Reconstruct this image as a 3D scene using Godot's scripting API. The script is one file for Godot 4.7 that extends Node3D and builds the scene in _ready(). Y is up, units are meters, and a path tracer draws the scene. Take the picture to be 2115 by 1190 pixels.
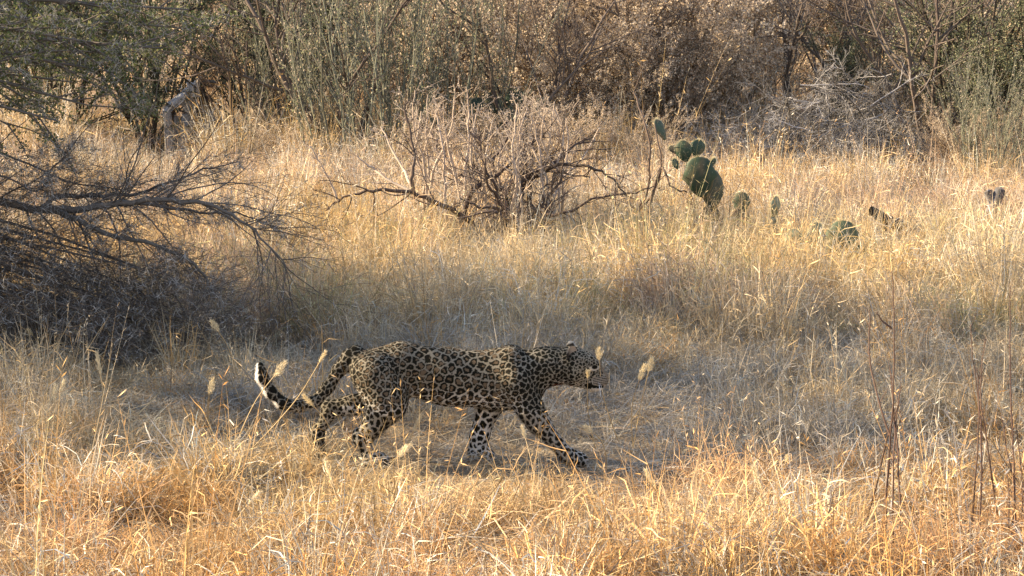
extends Node3D
# A leopard walking through dry grass in thornbush savanna. Metres, y up; the camera looks along -z.

var rng := RandomNumberGenerator.new()
var noise := FastNoiseLite.new()
var patch := FastNoiseLite.new()
var used := {}
var M := {}


# ---------------------------------------------------------------- mesh building
class Kit:
	var v := PackedVector3Array()
	var n := PackedVector3Array()
	var c := PackedColorArray()
	var ix := PackedInt32Array()

	func vert(p: Vector3, nn: Vector3, col: Color) -> int:
		v.append(p)
		n.append(nn)
		c.append(col)
		return v.size() - 1

	func tube(pts: PackedVector3Array, r0: float, r1: float, sides: int, col: Color, col1 = null) -> void:
		var m := pts.size()
		var t := (pts[1] - pts[0]).normalized()
		var u := t.cross(Vector3(0.31, 0.17, 0.93)).normalized()
		if u.length_squared() < 0.5:
			u = t.cross(Vector3(1, 0, 0)).normalized()
		var first := v.size()
		for i in m:
			if i > 0 and i < m - 1:
				t = (pts[i + 1] - pts[i - 1]).normalized()
			elif i == m - 1:
				t = (pts[i] - pts[i - 1]).normalized()
			u = (u - t * u.dot(t)).normalized()
			var w := t.cross(u)
			var f := float(i) / (m - 1)
			var r := lerpf(r0, r1, f)
			var cc: Color = col if col1 == null else col.lerp(col1, f)
			for j in sides:
				var a := TAU * j / sides
				var d := u * cos(a) + w * sin(a)
				v.append(pts[i] + d * r)
				n.append(d)
				c.append(cc)
		for i in m - 1:
			for j in sides:
				var a := first + i * sides + j
				var b := first + i * sides + (j + 1) % sides
				ix.append_array([a, a + sides, b, b, a + sides, b + sides])
		if r1 > 0.004:
			var cap := vert(pts[m - 1] + t * r1 * 0.4, t, col)
			for j in sides:
				ix.append_array([first + (m - 1) * sides + j, cap, first + (m - 1) * sides + (j + 1) % sides])

	# tube whose radius and colour are given point by point
	func lathe(pts: PackedVector3Array, rad: PackedFloat32Array, sides: int, cols: PackedColorArray, flat := 1.0) -> void:
		var m := pts.size()
		var first := v.size()
		var t := (pts[1] - pts[0]).normalized()
		var u := t.cross(Vector3(0.0, 0.05, 1.0)).normalized()
		for i in m:
			t = (pts[mini(i + 1, m - 1)] - pts[maxi(i - 1, 0)]).normalized()
			u = (u - t * u.dot(t)).normalized()
			var w := t.cross(u)
			for j in sides:
				var a := TAU * j / sides
				var d := u * cos(a) + w * sin(a) * flat
				v.append(pts[i] + d * rad[i])
				n.append((u * cos(a) * flat + w * sin(a)).normalized())
				c.append(cols[i])
		for i in m - 1:
			for j in sides:
				var a := first + i * sides + j
				var b := first + i * sides + (j + 1) % sides
				ix.append_array([a, a + sides, b, b, a + sides, b + sides])

	# a tapering blade bent along pts, side is its width direction
	func blade(pts: PackedVector3Array, side: Vector3, w0: float, col: Color, col1: Color) -> void:
		var m := pts.size()
		var first := v.size()
		for i in m - 1:
			var f := float(i) / (m - 1)
			var w := w0 * (1.0 - f * f * 0.8) * 0.5
			var t := (pts[i + 1] - pts[maxi(i - 1, 0)]).normalized()
			var nn := side.cross(t).normalized()
			var cc := col.lerp(col1, f)
			v.append(pts[i] - side * w)
			v.append(pts[i] + side * w)
			n.append(nn)
			n.append(nn)
			c.append(cc)
			c.append(cc)
		vert(pts[m - 1], side.cross(pts[m - 1] - pts[m - 2]).normalized(), col1)
		for i in m - 2:
			var a := first + i * 2
			ix.append_array([a, a + 2, a + 1, a + 1, a + 2, a + 3])
		var e := first + (m - 2) * 2
		ix.append_array([e, e + 2, e + 1])

	func leaf(p: Vector3, along: Vector3, across: Vector3, col: Color) -> void:
		var nn := across.cross(along).normalized()
		var a := v.size()
		v.append(p)
		v.append(p + along * 0.5 + across * 0.5)
		v.append(p + along)
		v.append(p + along * 0.5 - across * 0.5)
		for k in 4:
			n.append(nn)
			c.append(col)
		ix.append_array([a, a + 2, a + 1, a, a + 3, a + 2])

	func mesh() -> ArrayMesh:
		var arr := []
		arr.resize(Mesh.ARRAY_MAX)
		arr[Mesh.ARRAY_VERTEX] = v
		arr[Mesh.ARRAY_NORMAL] = n
		arr[Mesh.ARRAY_COLOR] = c
		arr[Mesh.ARRAY_INDEX] = ix
		var me := ArrayMesh.new()
		me.add_surface_from_arrays(Mesh.PRIMITIVE_TRIANGLES, arr)
		return me


func rv() -> Vector3:
	return Vector3(rng.randf_range(-1, 1), rng.randf_range(-1, 1), rng.randf_range(-1, 1))


func rf(a: float, b: float) -> float:
	return rng.randf_range(a, b)


func perp(t: Vector3) -> Vector3:
	var s := t.cross(rv())
	return s.normalized() if s.length_squared() > 1e-6 else t.cross(Vector3(0.3, 0.9, 0.1)).normalized()


func shade(c: Color, f: float) -> Color:
	return Color(c.r * f, c.g * f, c.b * f)


func numbered(called: String) -> String:
	var k: int = used.get(called, 0)
	used[called] = k + 1
	return called if k == 0 else "%s_%03d" % [called, k]


func tag(o: Node, label: String, category := "", group := "", kind := "") -> void:
	if label:
		o.set_meta("label", label)
	if category:
		o.set_meta("category", category)
	if group:
		o.set_meta("group", group)
	if kind:
		o.set_meta("kind", kind)


func thing(called: String, label: String, category: String, at := Vector3.ZERO, group := "") -> Node3D:
	var o := Node3D.new()
	o.name = numbered(called)
	add_child(o, true)
	o.position = at
	tag(o, label, category, group)
	return o


func part(called: String, kit: Kit, mat: Material, parent: Node, kind := "") -> MeshInstance3D:
	var o := MeshInstance3D.new()
	o.name = called
	o.mesh = kit.mesh()
	o.material_override = mat
	parent.add_child(o, true)
	if kind:
		o.set_meta("kind", kind)
	return o


func height(x: float, z: float) -> float:
	var far := clampf((-z - 9.0) / 12.0, 0.0, 1.0)
	return noise.get_noise_2d(x, z) * 0.09 + noise.get_noise_2d(x * 4.0, z * 4.0) * 0.025 + far * far * 0.25


func onto(p: Vector3) -> Vector3:
	return Vector3(p.x, height(p.x, p.z), p.z)


func copy(o: Node3D, at: Vector3, turn: float, size: float, label: String, stretch := 1.0) -> Node3D:
	var c: Node3D = o.duplicate()
	c.name = numbered(String(o.name).rstrip("0123456789").trim_suffix("_"))
	add_child(c, true)
	c.position = at
	c.rotation.y = turn
	c.scale = Vector3(size, size * stretch, size)
	c.set_meta("label", label)
	return c


# ---------------------------------------------------------------- plants: branching
var spots := []


func grow(kit: Kit, a: Vector3, dir: Vector3, length: float, r: float, level: int, P: Dictionary) -> void:
	var n := maxi(2, int(length / P.seg))
	var pts := PackedVector3Array([a])
	var d := dir.normalized()
	var step := length / n
	var lift: float = P.lift
	var wig: float = P.wig
	for i in n:
		d = (d + rv() * wig + Vector3(0, lift * step, 0)).normalized()
		pts.append(pts[i] + d * step)
	var col: Color = shade(P.col, rf(0.75, 1.3))
	kit.tube(pts, r, maxf(r * 0.35, P.get("rmin", 0.0014)), 5 if r > 0.012 else (4 if r > 0.005 else 3), col)
	sprout(kit, pts, length, r, level, P)


func sprout(kit: Kit, pts: PackedVector3Array, length: float, r: float, level: int, P: Dictionary) -> void:
	var n := pts.size() - 1
	if level >= P.leaf_level:
		spots.append(pts)
	if level >= P.kids.size():
		return
	var count: int = P.kids[level]
	for k in count:
		var t := rf(P.from, 1.0)
		var at := t * n
		var i := mini(int(at), n - 1)
		var p := pts[i].lerp(pts[i + 1], at - i)
		var tan := (pts[i + 1] - pts[i]).normalized()
		var ang: float = P.angle * rf(0.6, 1.35)
		var side := perp(tan)
		if P.has("flat"):
			side.z *= P.flat
			side = side.normalized()
		grow(kit, p, tan * cos(ang) + side * sin(ang), length * (P.get("ratio0", P.ratio) if level == 0 else P.ratio) * (1.2 - 0.55 * t) * rf(0.6, 1.25), r * lerpf(0.62, 0.34, t) * P.get("thin", 1.0), level + 1, P)


func smooth_path(path: Array, k := 4) -> PackedVector3Array:
	var out := PackedVector3Array()
	var n := path.size()
	for i in n - 1:
		var p0: Vector3 = path[maxi(i - 1, 0)]
		var p1: Vector3 = path[i]
		var p2: Vector3 = path[i + 1]
		var p3: Vector3 = path[mini(i + 2, n - 1)]
		for j in k:
			out.append(p1.cubic_interpolate(p2, p0, p3, float(j) / k))
	out.append(path[n - 1])
	return out


func limb(kit: Kit, path: Array, r0: float, r1: float, P: Dictionary) -> void:
	var pts := smooth_path(path)
	var length := 0.0
	for i in pts.size() - 1:
		length += pts[i].distance_to(pts[i + 1])
		if i > 0:
			pts[i] += rv() * minf(r0 * 0.6, 0.012)
	kit.tube(pts, r0, r1, 6 if r0 > 0.015 else 5, shade(P.col, rf(0.85, 1.15)))
	sprout(kit, pts, length, (r0 + r1) * 0.45, 0, P)


func leaves(kit: Kit, per_metre: float, size: float, spread: float, cols: Array, aspect := 0.5, droop := 0.0) -> void:
	for pts: PackedVector3Array in spots:
		var n := pts.size() - 1
		var count := pts[0].distance_to(pts[n]) * per_metre
		var whole := int(count) + (1 if rng.randf() < count - int(count) else 0)
		for k in whole:
			var at := rng.randf() * n
			var i := mini(int(at), n - 1)
			var p := pts[i].lerp(pts[i + 1], at - i) + rv() * spread
			var along := (rv() + Vector3(0, -droop, 0)).normalized() * size * rf(0.6, 1.35)
			var across := perp(along) * size * aspect * rf(0.7, 1.3)
			kit.leaf(p, along, across, shade(cols[rng.randi() % cols.size()], rf(0.75, 1.25)))


# ---------------------------------------------------------------- materials
func plain(rough: float, back := 0.0) -> StandardMaterial3D:
	var m := StandardMaterial3D.new()
	m.vertex_color_use_as_albedo = true
	m.roughness = rough
	m.metallic_specular = 0.3
	m.cull_mode = BaseMaterial3D.CULL_DISABLED
	if back > 0.0:
		m.backlight_enabled = true
		m.backlight = Color(back, back, back)
	return m


func noise_tex(freq: float, oct: int, colors: Array, size := 512, seed_ := 1) -> NoiseTexture2D:
	var f := FastNoiseLite.new()
	f.seed = seed_
	f.frequency = freq
	f.fractal_octaves = oct
	var t := NoiseTexture2D.new()
	t.width = size
	t.height = size
	t.seamless = true
	t.noise = f
	var g := Gradient.new()
	g.offsets = PackedFloat32Array()
	var offs := PackedFloat32Array()
	var cc := PackedColorArray()
	for i in colors.size():
		offs.append(float(i) / (colors.size() - 1))
		cc.append((colors[i] as Color).linear_to_srgb())
	g.offsets = offs
	g.colors = cc
	t.color_ramp = g
	return t


func make_materials() -> void:
	M.wood = plain(0.9)
	M.leaf = plain(0.6, 0.95)
	M.grass = plain(0.5, 0.65)
	M.cactus = plain(0.55)
	M.fur = plain(0.75)
	M.fur.metallic_specular = 0.12
	M.eye = plain(0.12)
	var old := plain(0.9)
	old.uv1_triplanar = true
	old.uv1_scale = Vector3(9, 1.6, 9)
	old.heightmap_enabled = true
	old.heightmap_scale = 1.2
	old.heightmap_texture = noise_tex(0.02, 4, [Color.BLACK, Color.WHITE], 256, 9)
	M.oldwood = old
	var soil := StandardMaterial3D.new()
	soil.roughness = 0.95
	soil.metallic_specular = 0.2
	soil.uv1_triplanar = true
	soil.uv1_world_triplanar = true
	soil.uv1_scale = Vector3(0.7, 0.7, 0.7)
	soil.albedo_texture = noise_tex(0.03, 5, [Color(0.07, 0.055, 0.04), Color(0.14, 0.11, 0.075), Color(0.22, 0.175, 0.12), Color(0.15, 0.12, 0.08), Color(0.26, 0.21, 0.15)], 1024, 3)
	soil.heightmap_enabled = true
	soil.heightmap_scale = 2.0
	soil.heightmap_texture = noise_tex(0.05, 5, [Color.BLACK, Color.WHITE], 512, 5)
	M.soil = soil


# ---------------------------------------------------------------- ground and grass
func make_ground() -> void:
	var xs := PackedFloat32Array()
	var zs := PackedFloat32Array()
	var s := -400.0
	while s < 400.0:
		xs.append(s)
		var far := maxf(absf(s) - 8.0, 0.0)
		s += 0.16 + far * 0.12
	s = 30.0
	while s > -500.0:
		zs.append(s)
		var far := maxf(maxf(s - 3.0, -18.0 - s), 0.0)
		s -= 0.16 + far * 0.12
	var kit := Kit.new()
	for z in zs:
		for x in xs:
			var e := 0.05
			var y := height(x, z)
			kit.vert(Vector3(x, y, z), Vector3(y - height(x + e, z), e, y - height(x, z + e)).normalized(), Color.WHITE)
	var w := xs.size()
	for j in zs.size() - 1:
		for i in w - 1:
			var a := j * w + i
			kit.ix.append_array([a, a + w, a + 1, a + 1, a + w, a + w + 1])
	var o := part("ground", kit, M.soil, self)
	tag(o, "dusty brown soil under the dry grass", "", "", "structure")


func tuft(kind: String, seed_: int) -> ArrayMesh:
	rng.seed = seed_
	var kit := Kit.new()
	var count: int = {"curly": 30, "upright": 36, "thatch": 40, "wispy": 8}[kind]
	for b in count:
		var out := Vector3(rf(-1, 1), 0, rf(-1, 1))
		var base := out * 0.07
		var length := rf(0.07, 0.25)
		var lean := out * 0.75 + rv() * 0.5
		var curl := 0.4
		var w := rf(0.0025, 0.0048)
		var segs := 4
		if kind == "upright":
			length = rf(0.14, 0.40)
			lean = out * 0.45 + rv() * 0.22
			curl = 0.16
			w = rf(0.0024, 0.005)
		elif kind == "thatch":
			base = out * 0.16 + Vector3(0, rf(0.0, 0.08), 0)
			length = rf(0.08, 0.28)
			lean = rv() * 2.0
			lean.y *= 0.25
			curl = 0.22
		elif kind == "wispy":
			length = rf(0.35, 0.62)
			lean = out * 0.25 + rv() * 0.15
			curl = 0.09
			w = rf(0.002, 0.0035)
		var d := (Vector3.UP * (0.0 if kind == "thatch" else 1.0) + lean).normalized()
		var bend := rv() * curl
		bend.y -= curl * 0.5
		var pts := PackedVector3Array([base])
		for i in segs:
			d = (d + (bend + rv() * curl * 0.7) * 0.55).normalized()
			var q := pts[i] + d * length / segs
			if q.y < 0.003:
				q.y = 0.003 + rng.randf() * 0.01
			pts.append(q)
		var f := exp(rf(-0.75, 0.5))
		var warm := rf(-0.16, 0.16)
		var col := Color(f * (1.0 + warm), f, f * (1.0 - warm * 1.4))
		kit.blade(pts, flat_side(), w, col, col)
		if kind == "wispy":
			for k in 9:
				var i := rng.randi_range(2, segs)
				var p := pts[i - 1].lerp(pts[i], rng.randf())
				var al := (rv() + Vector3.UP * 0.5).normalized() * rf(0.012, 0.035)
				kit.leaf(p, al, perp(al) * 0.004, shade(col, 1.15))
		elif kind != "thatch":
			# leaf blades that leave the culm at its nodes
			for k in 3 if kind == "curly" else 2:
				var i := rng.randi_range(1, segs - 1)
				var p := pts[i]
				var t := (pts[i + 1] - pts[i]).normalized()
				var ld := (t * rf(0.2, 1.1) + perp(t)).normalized()
				var lp := PackedVector3Array([p])
				var ll := rf(0.04, 0.14) / 3.0
				for m in 3:
					lp.append(lp[m] + ld * ll)
					ld = (ld + rv() * 0.4 + Vector3(0, -0.22, 0)).normalized()
				kit.blade(lp, perp(ld), w * rf(0.6, 1.1), shade(col, rf(0.7, 1.35)), shade(col, rf(0.8, 1.2)))
	return kit.mesh()


func flat_side() -> Vector3:
	var side := perp(Vector3.UP)
	side.y += rf(-0.4, 0.4)
	return side.normalized()


# where the grass stays short: x, half width, z
var low_spots := [Vector3(1.6, 0.12, -7.8), Vector3(2.584, 0, -6.238), Vector3(2.435, 0, -6.72), Vector3(2.199, 0, -7.491), Vector3(1.994, 0, -8.327), Vector3(3.204, 0, -7.928), Vector3(4.297, 0, -8.772), Vector3(-3.654, 0, -14.399), Vector3(0.095, 0, -14.064)]


func half(z: float) -> float:
	return 0.218 * (12.0 - z)


func make_grass() -> void:
	var kinds := ["curly", "curly", "curly", "upright", "upright", "upright", "thatch", "thatch", "wispy", "wispy"]
	var meshes := []
	for k in kinds.size():
		meshes.append(tuft(kinds[k], 100 + k))
	rng.seed = 77
	var at := []
	var tint := []
	for k in kinds.size():
		at.append([])
		tint.append([])
	var orange := Color(0.64, 0.385, 0.16)
	var gold := Color(0.70, 0.52, 0.265)
	var straw := Color(0.70, 0.57, 0.37)
	var pale := Color(0.74, 0.69, 0.58)
	var greytan := Color(0.44, 0.40, 0.34)
	var pink := Color(0.62, 0.46, 0.35)
	var green := Color(0.27, 0.30, 0.11)
	for i in range(1, low_spots.size()):
		low_spots[i].y = 0.45 if i == 7 else (0.24 if i in [5, 6] else 0.14)
	var z := 3.2
	while z > -46.0:
		var s := 0.085 if z > -6.0 else (0.11 if z > -16.0 else 0.3)
		var h := half(z) + 1.4
		var x := -h
		while x < h:
			x += s
			var p := Vector3(x + rf(-0.6, 0.6) * s, 0, z + rf(-0.6, 0.6) * s)
			var n1 := patch.get_noise_2d(p.x, p.z)
			var n2 := patch.get_noise_2d(p.x * 2.7 + 50.0, p.z * 2.7)
			var n3 := patch.get_noise_2d(p.x + 200.0, p.z - 90.0)
			var n4 := patch.get_noise_2d(p.x * 6.5 - 70.0, p.z * 5.0 + 31.0)
			var size := 1.0 + n2 * 0.7 + n4 * 0.9 + rf(-0.3, 0.35)
			var keep := 0.95
			var k := 0
			var c := straw
			var u := rng.randf()
			if p.z > 0.25:
				k = 0 if u < 0.55 else (1 if u < 0.66 else (2 if u < 0.96 else 3))
				c = orange.lerp(gold, clampf(0.4 + n1 * 1.5 + rf(-0.35, 0.35), 0, 1)).lerp(pink, clampf(n3 * 0.8, 0, 0.35))
				if rng.randf() < 0.22:
					c = pale if rng.randf() < 0.5 else greytan
				size *= 0.92 + clampf((p.z - 0.3) * 0.1, 0.0, 0.2)
				keep = clampf(0.78 + n2 * 1.6, 0.2, 1.0)
				# the leopard's path: short in front of its feet
				if p.z < 0.75 and p.x > -0.75 and p.x < 0.75:
					size *= 0.5
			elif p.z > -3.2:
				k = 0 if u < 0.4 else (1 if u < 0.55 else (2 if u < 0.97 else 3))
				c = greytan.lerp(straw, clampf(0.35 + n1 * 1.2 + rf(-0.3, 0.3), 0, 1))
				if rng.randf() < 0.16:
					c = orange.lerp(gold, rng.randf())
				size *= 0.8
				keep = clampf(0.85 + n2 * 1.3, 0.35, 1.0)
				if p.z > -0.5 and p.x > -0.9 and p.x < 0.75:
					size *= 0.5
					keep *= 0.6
			elif p.z > -8.0:
				k = 1 if u < 0.62 else (0 if u < 0.82 else (2 if u < 0.93 else 3))
				c = straw.lerp(gold, clampf(0.35 + n1 * 2.4 + rf(-0.3, 0.3), 0, 1)).lerp(pink, clampf(n3 * 2.0, 0, 0.75))
				if rng.randf() < 0.26:
					c = pale if rng.randf() < 0.5 else greytan
				if rng.randf() < 0.05 + clampf(n3, 0, 0.2):
					c = straw.lerp(green, 0.55)
				keep = clampf(0.8 + n2 * 1.4, 0.2, 1.0)
			else:
				k = 1 if u < 0.7 else (0 if u < 0.86 else (2 if u < 0.9 else 3))
				c = pink.lerp(gold, clampf(0.45 + n1 * 1.6 + rf(-0.35, 0.35), 0, 1))
				if rng.randf() < 0.4:
					c = pale if rng.randf() < 0.6 else greytan
				size *= 0.95 if p.z > -11.5 else (1.0 + n1 * 0.9 if p.z > -14.5 else 0.9)
				keep = clampf(0.85 + n2 * 1.2, 0.3, 1.0)
			for e: Vector3 in low_spots:
				if absf(p.x - e.x) < e.y and p.z > e.z - 0.15 and p.z < e.z + (3.4 if e.y > 0.4 else 1.6):
					size *= 0.33 if e.y > 0.15 else 0.66
			keep *= clampf(0.8 + n4 * 2.2, 0.12, 1.0)
			size = maxf(size, 0.25)
			if p.z > -0.4 and p.z < 1.15 and p.x > -1.0 and p.x < 0.8:
				var cap := 0.30 + 0.42 * clampf((p.z - 0.25) / 0.8, 0, 1) + (0.28 if p.x < -0.42 and p.z > 0.22 else 0.0)
				size = minf(size, cap * rf(0.75, 1.15))
				if k == 3 or (k == 1 and p.z < 0.8):
					k = 0
			if rng.randf() > keep:
				if rng.randf() < 0.3:
					continue
				k = 2
				size = rf(0.6, 1.0)
			var v: int = [0, 3, 6, 8][k] + rng.randi() % [3, 3, 2, 2][k]
			if z < -16.0:
				size *= 1.7
			p.y = height(p.x, p.z) - 0.005
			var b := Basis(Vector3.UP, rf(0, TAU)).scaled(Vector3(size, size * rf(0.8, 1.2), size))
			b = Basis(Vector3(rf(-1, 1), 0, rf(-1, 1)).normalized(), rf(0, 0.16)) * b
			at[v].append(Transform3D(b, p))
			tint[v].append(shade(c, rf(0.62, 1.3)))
		z -= s
	var names := ["curly_grass", "upright_grass", "grass_litter", "wispy_grass"]
	var labels := ["short curly orange and tan dry grass carpeting the foreground", "upright straw coloured dry grass tussocks across the middle and back", "flattened dead straw lying between the grass tufts", "thin wispy grass stalks rising above the shorter dry grass"]
	var roots := []
	for k in 4:
		var o := Node3D.new()
		o.name = names[k]
		add_child(o, true)
		tag(o, labels[k], "grass", "", "stuff")
		roots.append(o)
	var total := 0
	for v in kinds.size():
		var mm := MultiMesh.new()
		mm.transform_format = MultiMesh.TRANSFORM_3D
		mm.use_colors = true
		mm.mesh = meshes[v]
		mm.instance_count = at[v].size()
		total += at[v].size()
		for i in at[v].size():
			mm.set_instance_transform(i, at[v][i])
			mm.set_instance_color(i, tint[v][i])
		var o := MultiMeshInstance3D.new()
		o.name = "blades"
		o.multimesh = mm
		o.material_override = M.grass
		o.set_meta("kind", "stuff")
		roots[["curly", "upright", "thatch", "wispy"].find(kinds[v])].add_child(o, true)
	print("tufts ", total)


# ---------------------------------------------------------------- the leopard
const CELL := 0.0065
const SHARP := 60.0
var lo := Vector3(-1.24, -0.03, -0.25)
var nx := 306
var ny := 122
var nz := 77
var field := PackedFloat32Array()


func bone(a: Vector3, b: Vector3, ra: float, rb: float, sz := 1.0) -> void:
	var m := maxf(ra, rb) + 0.06
	var p0 := a.min(b) - Vector3(m, m, m) - lo
	var p1 := a.max(b) + Vector3(m, m, m) - lo
	var i0 := maxi(int(p0.x / CELL), 0)
	var i1 := mini(int(p1.x / CELL) + 1, nx - 1)
	var j0 := maxi(int(p0.y / CELL), 0)
	var j1 := mini(int(p1.y / CELL) + 1, ny - 1)
	var k0 := maxi(int(p0.z / CELL), 0)
	var k1 := mini(int(p1.z / CELL) + 1, nz - 1)
	var dx := b.x - a.x
	var dy := b.y - a.y
	var dz := (b.z - a.z) / sz
	var inv := 1.0 / maxf(dx * dx + dy * dy + dz * dz, 1e-9)
	var dr := rb - ra
	for i in range(i0, i1 + 1):
		var px := lo.x + i * CELL - a.x
		for j in range(j0, j1 + 1):
			var py := lo.y + j * CELL - a.y
			var e := px * dx + py * dy
			var at := (i * ny + j) * nz
			for k in range(k0, k1 + 1):
				var pz := (lo.z + k * CELL - a.z) / sz
				var t := clampf((e + pz * dz) * inv, 0.0, 1.0)
				var qx := px - t * dx
				var qy := py - t * dy
				var qz := pz - t * dz
				var d := sqrt(qx * qx + qy * qy + qz * qz) - ra - t * dr
				if d < 0.06:
					field[at + k] += exp(-SHARP * d)


func chain(pts: Array, radii: Array, sz := 1.0) -> void:
	for i in pts.size() - 1:
		bone(pts[i], pts[i + 1], radii[i], radii[i + 1], sz)


func skeleton() -> void:
	# trunk
	chain([Vector3(-0.542, 0.501, 0), Vector3(-0.399, 0.537, 0)], [0.098, 0.108], 0.85)
	chain([Vector3(-0.389, 0.529, 0), Vector3(-0.153, 0.493, 0), Vector3(0.127, 0.469, 0)], [0.108, 0.118, 0.126], 0.8)
	chain([Vector3(-0.356, 0.454, 0), Vector3(-0.153, 0.43, 0), Vector3(0.115, 0.42, 0)], [0.09, 0.112, 0.124], 0.8)
	bone(Vector3(0.127, 0.474, 0), Vector3(0.254, 0.477, 0), 0.134, 0.108, 0.78)
	bone(Vector3(0.013, 0.438, 0), Vector3(0.165, 0.396, 0), 0.11, 0.095, 0.8)
	bone(Vector3(0.196, 0.425, 0), Vector3(0.267, 0.396, 0), 0.105, 0.08, 0.85)
	# shoulder blades, haunches
	for s in [-1.0, 1.0]:
		bone(Vector3(0.18, 0.575, 0.05 * s), Vector3(0.21, 0.44, 0.085 * s), 0.052, 0.075)
		bone(Vector3(-0.55, 0.49, 0.06 * s), Vector3(-0.46, 0.38, 0.08 * s), 0.1, 0.1)
	# neck, head
	chain([Vector3(0.242, 0.495, 0), Vector3(0.364, 0.524, 0), Vector3(0.471, 0.532, 0)], [0.104, 0.09, 0.082], 0.85)
	bone(Vector3(0.344, 0.495, 0), Vector3(0.476, 0.495, 0), 0.072, 0.062, 0.85)
	bone(Vector3(0.511, 0.54, 0), Vector3(0.567, 0.529, 0), 0.08, 0.067, 0.95)
	bone(Vector3(0.567, 0.506, 0), Vector3(0.639, 0.461, 0), 0.05, 0.034, 0.9)
	bone(Vector3(0.527, 0.464, 0), Vector3(0.603, 0.43, 0), 0.047, 0.031, 1.0)
	bone(Vector3(0.613, 0.414, 0), Vector3(0.636, 0.412, 0), 0.018, 0.014, 1.4)
	bone(Vector3(0.588, 0.547, 0), Vector3(0.656, 0.464, 0), 0.02, 0.014, 1.0)
	for s in [-1.0, 1.0]:
		bone(Vector3(0.649, 0.441, 0) + Vector3(0, 0, 0.02 * s), Vector3(0.618, 0.435, 0) + Vector3(0, 0, 0.032 * s), 0.016, 0.021)
		bone(Vector3(0.522, 0.49, 0) + Vector3(0, 0, 0.042 * s), Vector3(0.567, 0.469, 0) + Vector3(0, 0, 0.036 * s), 0.036, 0.028)
		bone(Vector3(0.578, 0.55, 0) + Vector3(0, 0, 0.036 * s), Vector3(0.613, 0.54, 0) + Vector3(0, 0, 0.034 * s), 0.017, 0.013)
	# near hind leg
	chain([Vector3(-0.517, 0.501, 0.075), Vector3(-0.471, 0.349, 0.095)], [0.105, 0.095])
	bone(Vector3(-0.455, 0.375, 0.095), Vector3(-0.42, 0.335, 0.1), 0.055, 0.045)
	chain([Vector3(-0.471, 0.316, 0.098), Vector3(-0.537, 0.225, 0.1), Vector3(-0.598, 0.16, 0.1)], [0.082, 0.052, 0.034])
	bone(Vector3(-0.621, 0.181, 0.1), Vector3(-0.593, 0.142, 0.1), 0.02, 0.03)
	chain([Vector3(-0.595, 0.152, 0.1), Vector3(-0.562, 0.053, 0.1)], [0.029, 0.029])
	# far hind leg
	chain([Vector3(-0.496, 0.423, -0.07), Vector3(-0.496, 0.325, -0.085)], [0.09, 0.075])
	chain([Vector3(-0.527, 0.309, -0.09), Vector3(-0.669, 0.293, -0.09), Vector3(-0.766, 0.275, -0.09)], [0.06, 0.046, 0.034])
	bone(Vector3(-0.786, 0.293, -0.09), Vector3(-0.771, 0.257, -0.09), 0.02, 0.028)
	chain([Vector3(-0.776, 0.267, -0.09), Vector3(-0.847, 0.126, -0.09)], [0.034, 0.028])
	# near foreleg
	chain([Vector3(0.206, 0.454, 0.075), Vector3(0.277, 0.312, 0.09)], [0.085, 0.062])
	chain([Vector3(0.277, 0.312, 0.09), Vector3(0.323, 0.24, 0.095), Vector3(0.453, 0.085, 0.1)], [0.062, 0.052, 0.034])
	# far foreleg
	chain([Vector3(0.14, 0.396, -0.07), Vector3(0.059, 0.273, -0.085)], [0.075, 0.06])
	chain([Vector3(0.053, 0.263, -0.085), Vector3(0.013, 0.131, -0.09), Vector3(-0.008, 0.048, -0.09)], [0.056, 0.044, 0.035])
	# paws with four toes each
	for f in [[Vector3(-0.557, 0.043, 0.1), 0.05, 0.0], [Vector3(0.466, 0.064, 0.1), 0.062, -0.018], [Vector3(-0.008, 0.032, -0.09), 0.05, -0.01], [Vector3(-0.852, 0.111, -0.09), 0.01, -0.055]]:
		var p: Vector3 = f[0]
		p.y = maxf(p.y, 0.03)
		var q := p + Vector3(f[1], f[2], 0)
		bone(p, q, 0.032, 0.026)
		for t in 4:
			var s := (t - 1.5) * 0.021
			bone(q + Vector3(-0.012, 0, s * 0.8), q + Vector3(0.026 - absf(t - 1.5) * 0.006, -0.008 if f[2] > -0.03 else -0.03, s), 0.015, 0.0135)
	# tail
	var tail := [Vector3(-0.628, 0.594, 0), Vector3(-0.664, 0.574, 0), Vector3(-0.72, 0.502, 0.005), Vector3(-0.776, 0.411, 0.02), Vector3(-0.842, 0.341, 0.035), Vector3(-0.934, 0.316, 0.05), Vector3(-1.013, 0.334, 0.05), Vector3(-1.076, 0.393, 0.045), Vector3(-1.117, 0.47, 0.04), Vector3(-1.127, 0.533, 0.04)]
	chain(tail, [0.036, 0.030, 0.027, 0.0245, 0.0225, 0.0215, 0.0215, 0.0225, 0.0235, 0.017])


func spacing(p: Vector3) -> float:
	if p.x < -0.71 and p.y < 0.62:
		return 0.021 if p.x > -0.98 else 0.034
	var s := 0.0355
	if p.x > 0.40:
		s = lerpf(0.0195, 0.0125, clampf((p.x - 0.40) / 0.16, 0, 1))
	elif p.x > 0.12:
		s = lerpf(0.030, 0.0205, clampf((p.x - 0.12) / 0.25, 0, 1))
	elif p.x < -0.35:
		s = 0.0275
	if p.y < 0.30:
		s = lerpf(0.0235, s if s > 0.029 else 0.029, clampf((p.y - 0.05) / 0.22, 0, 1))
	return s


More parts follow.
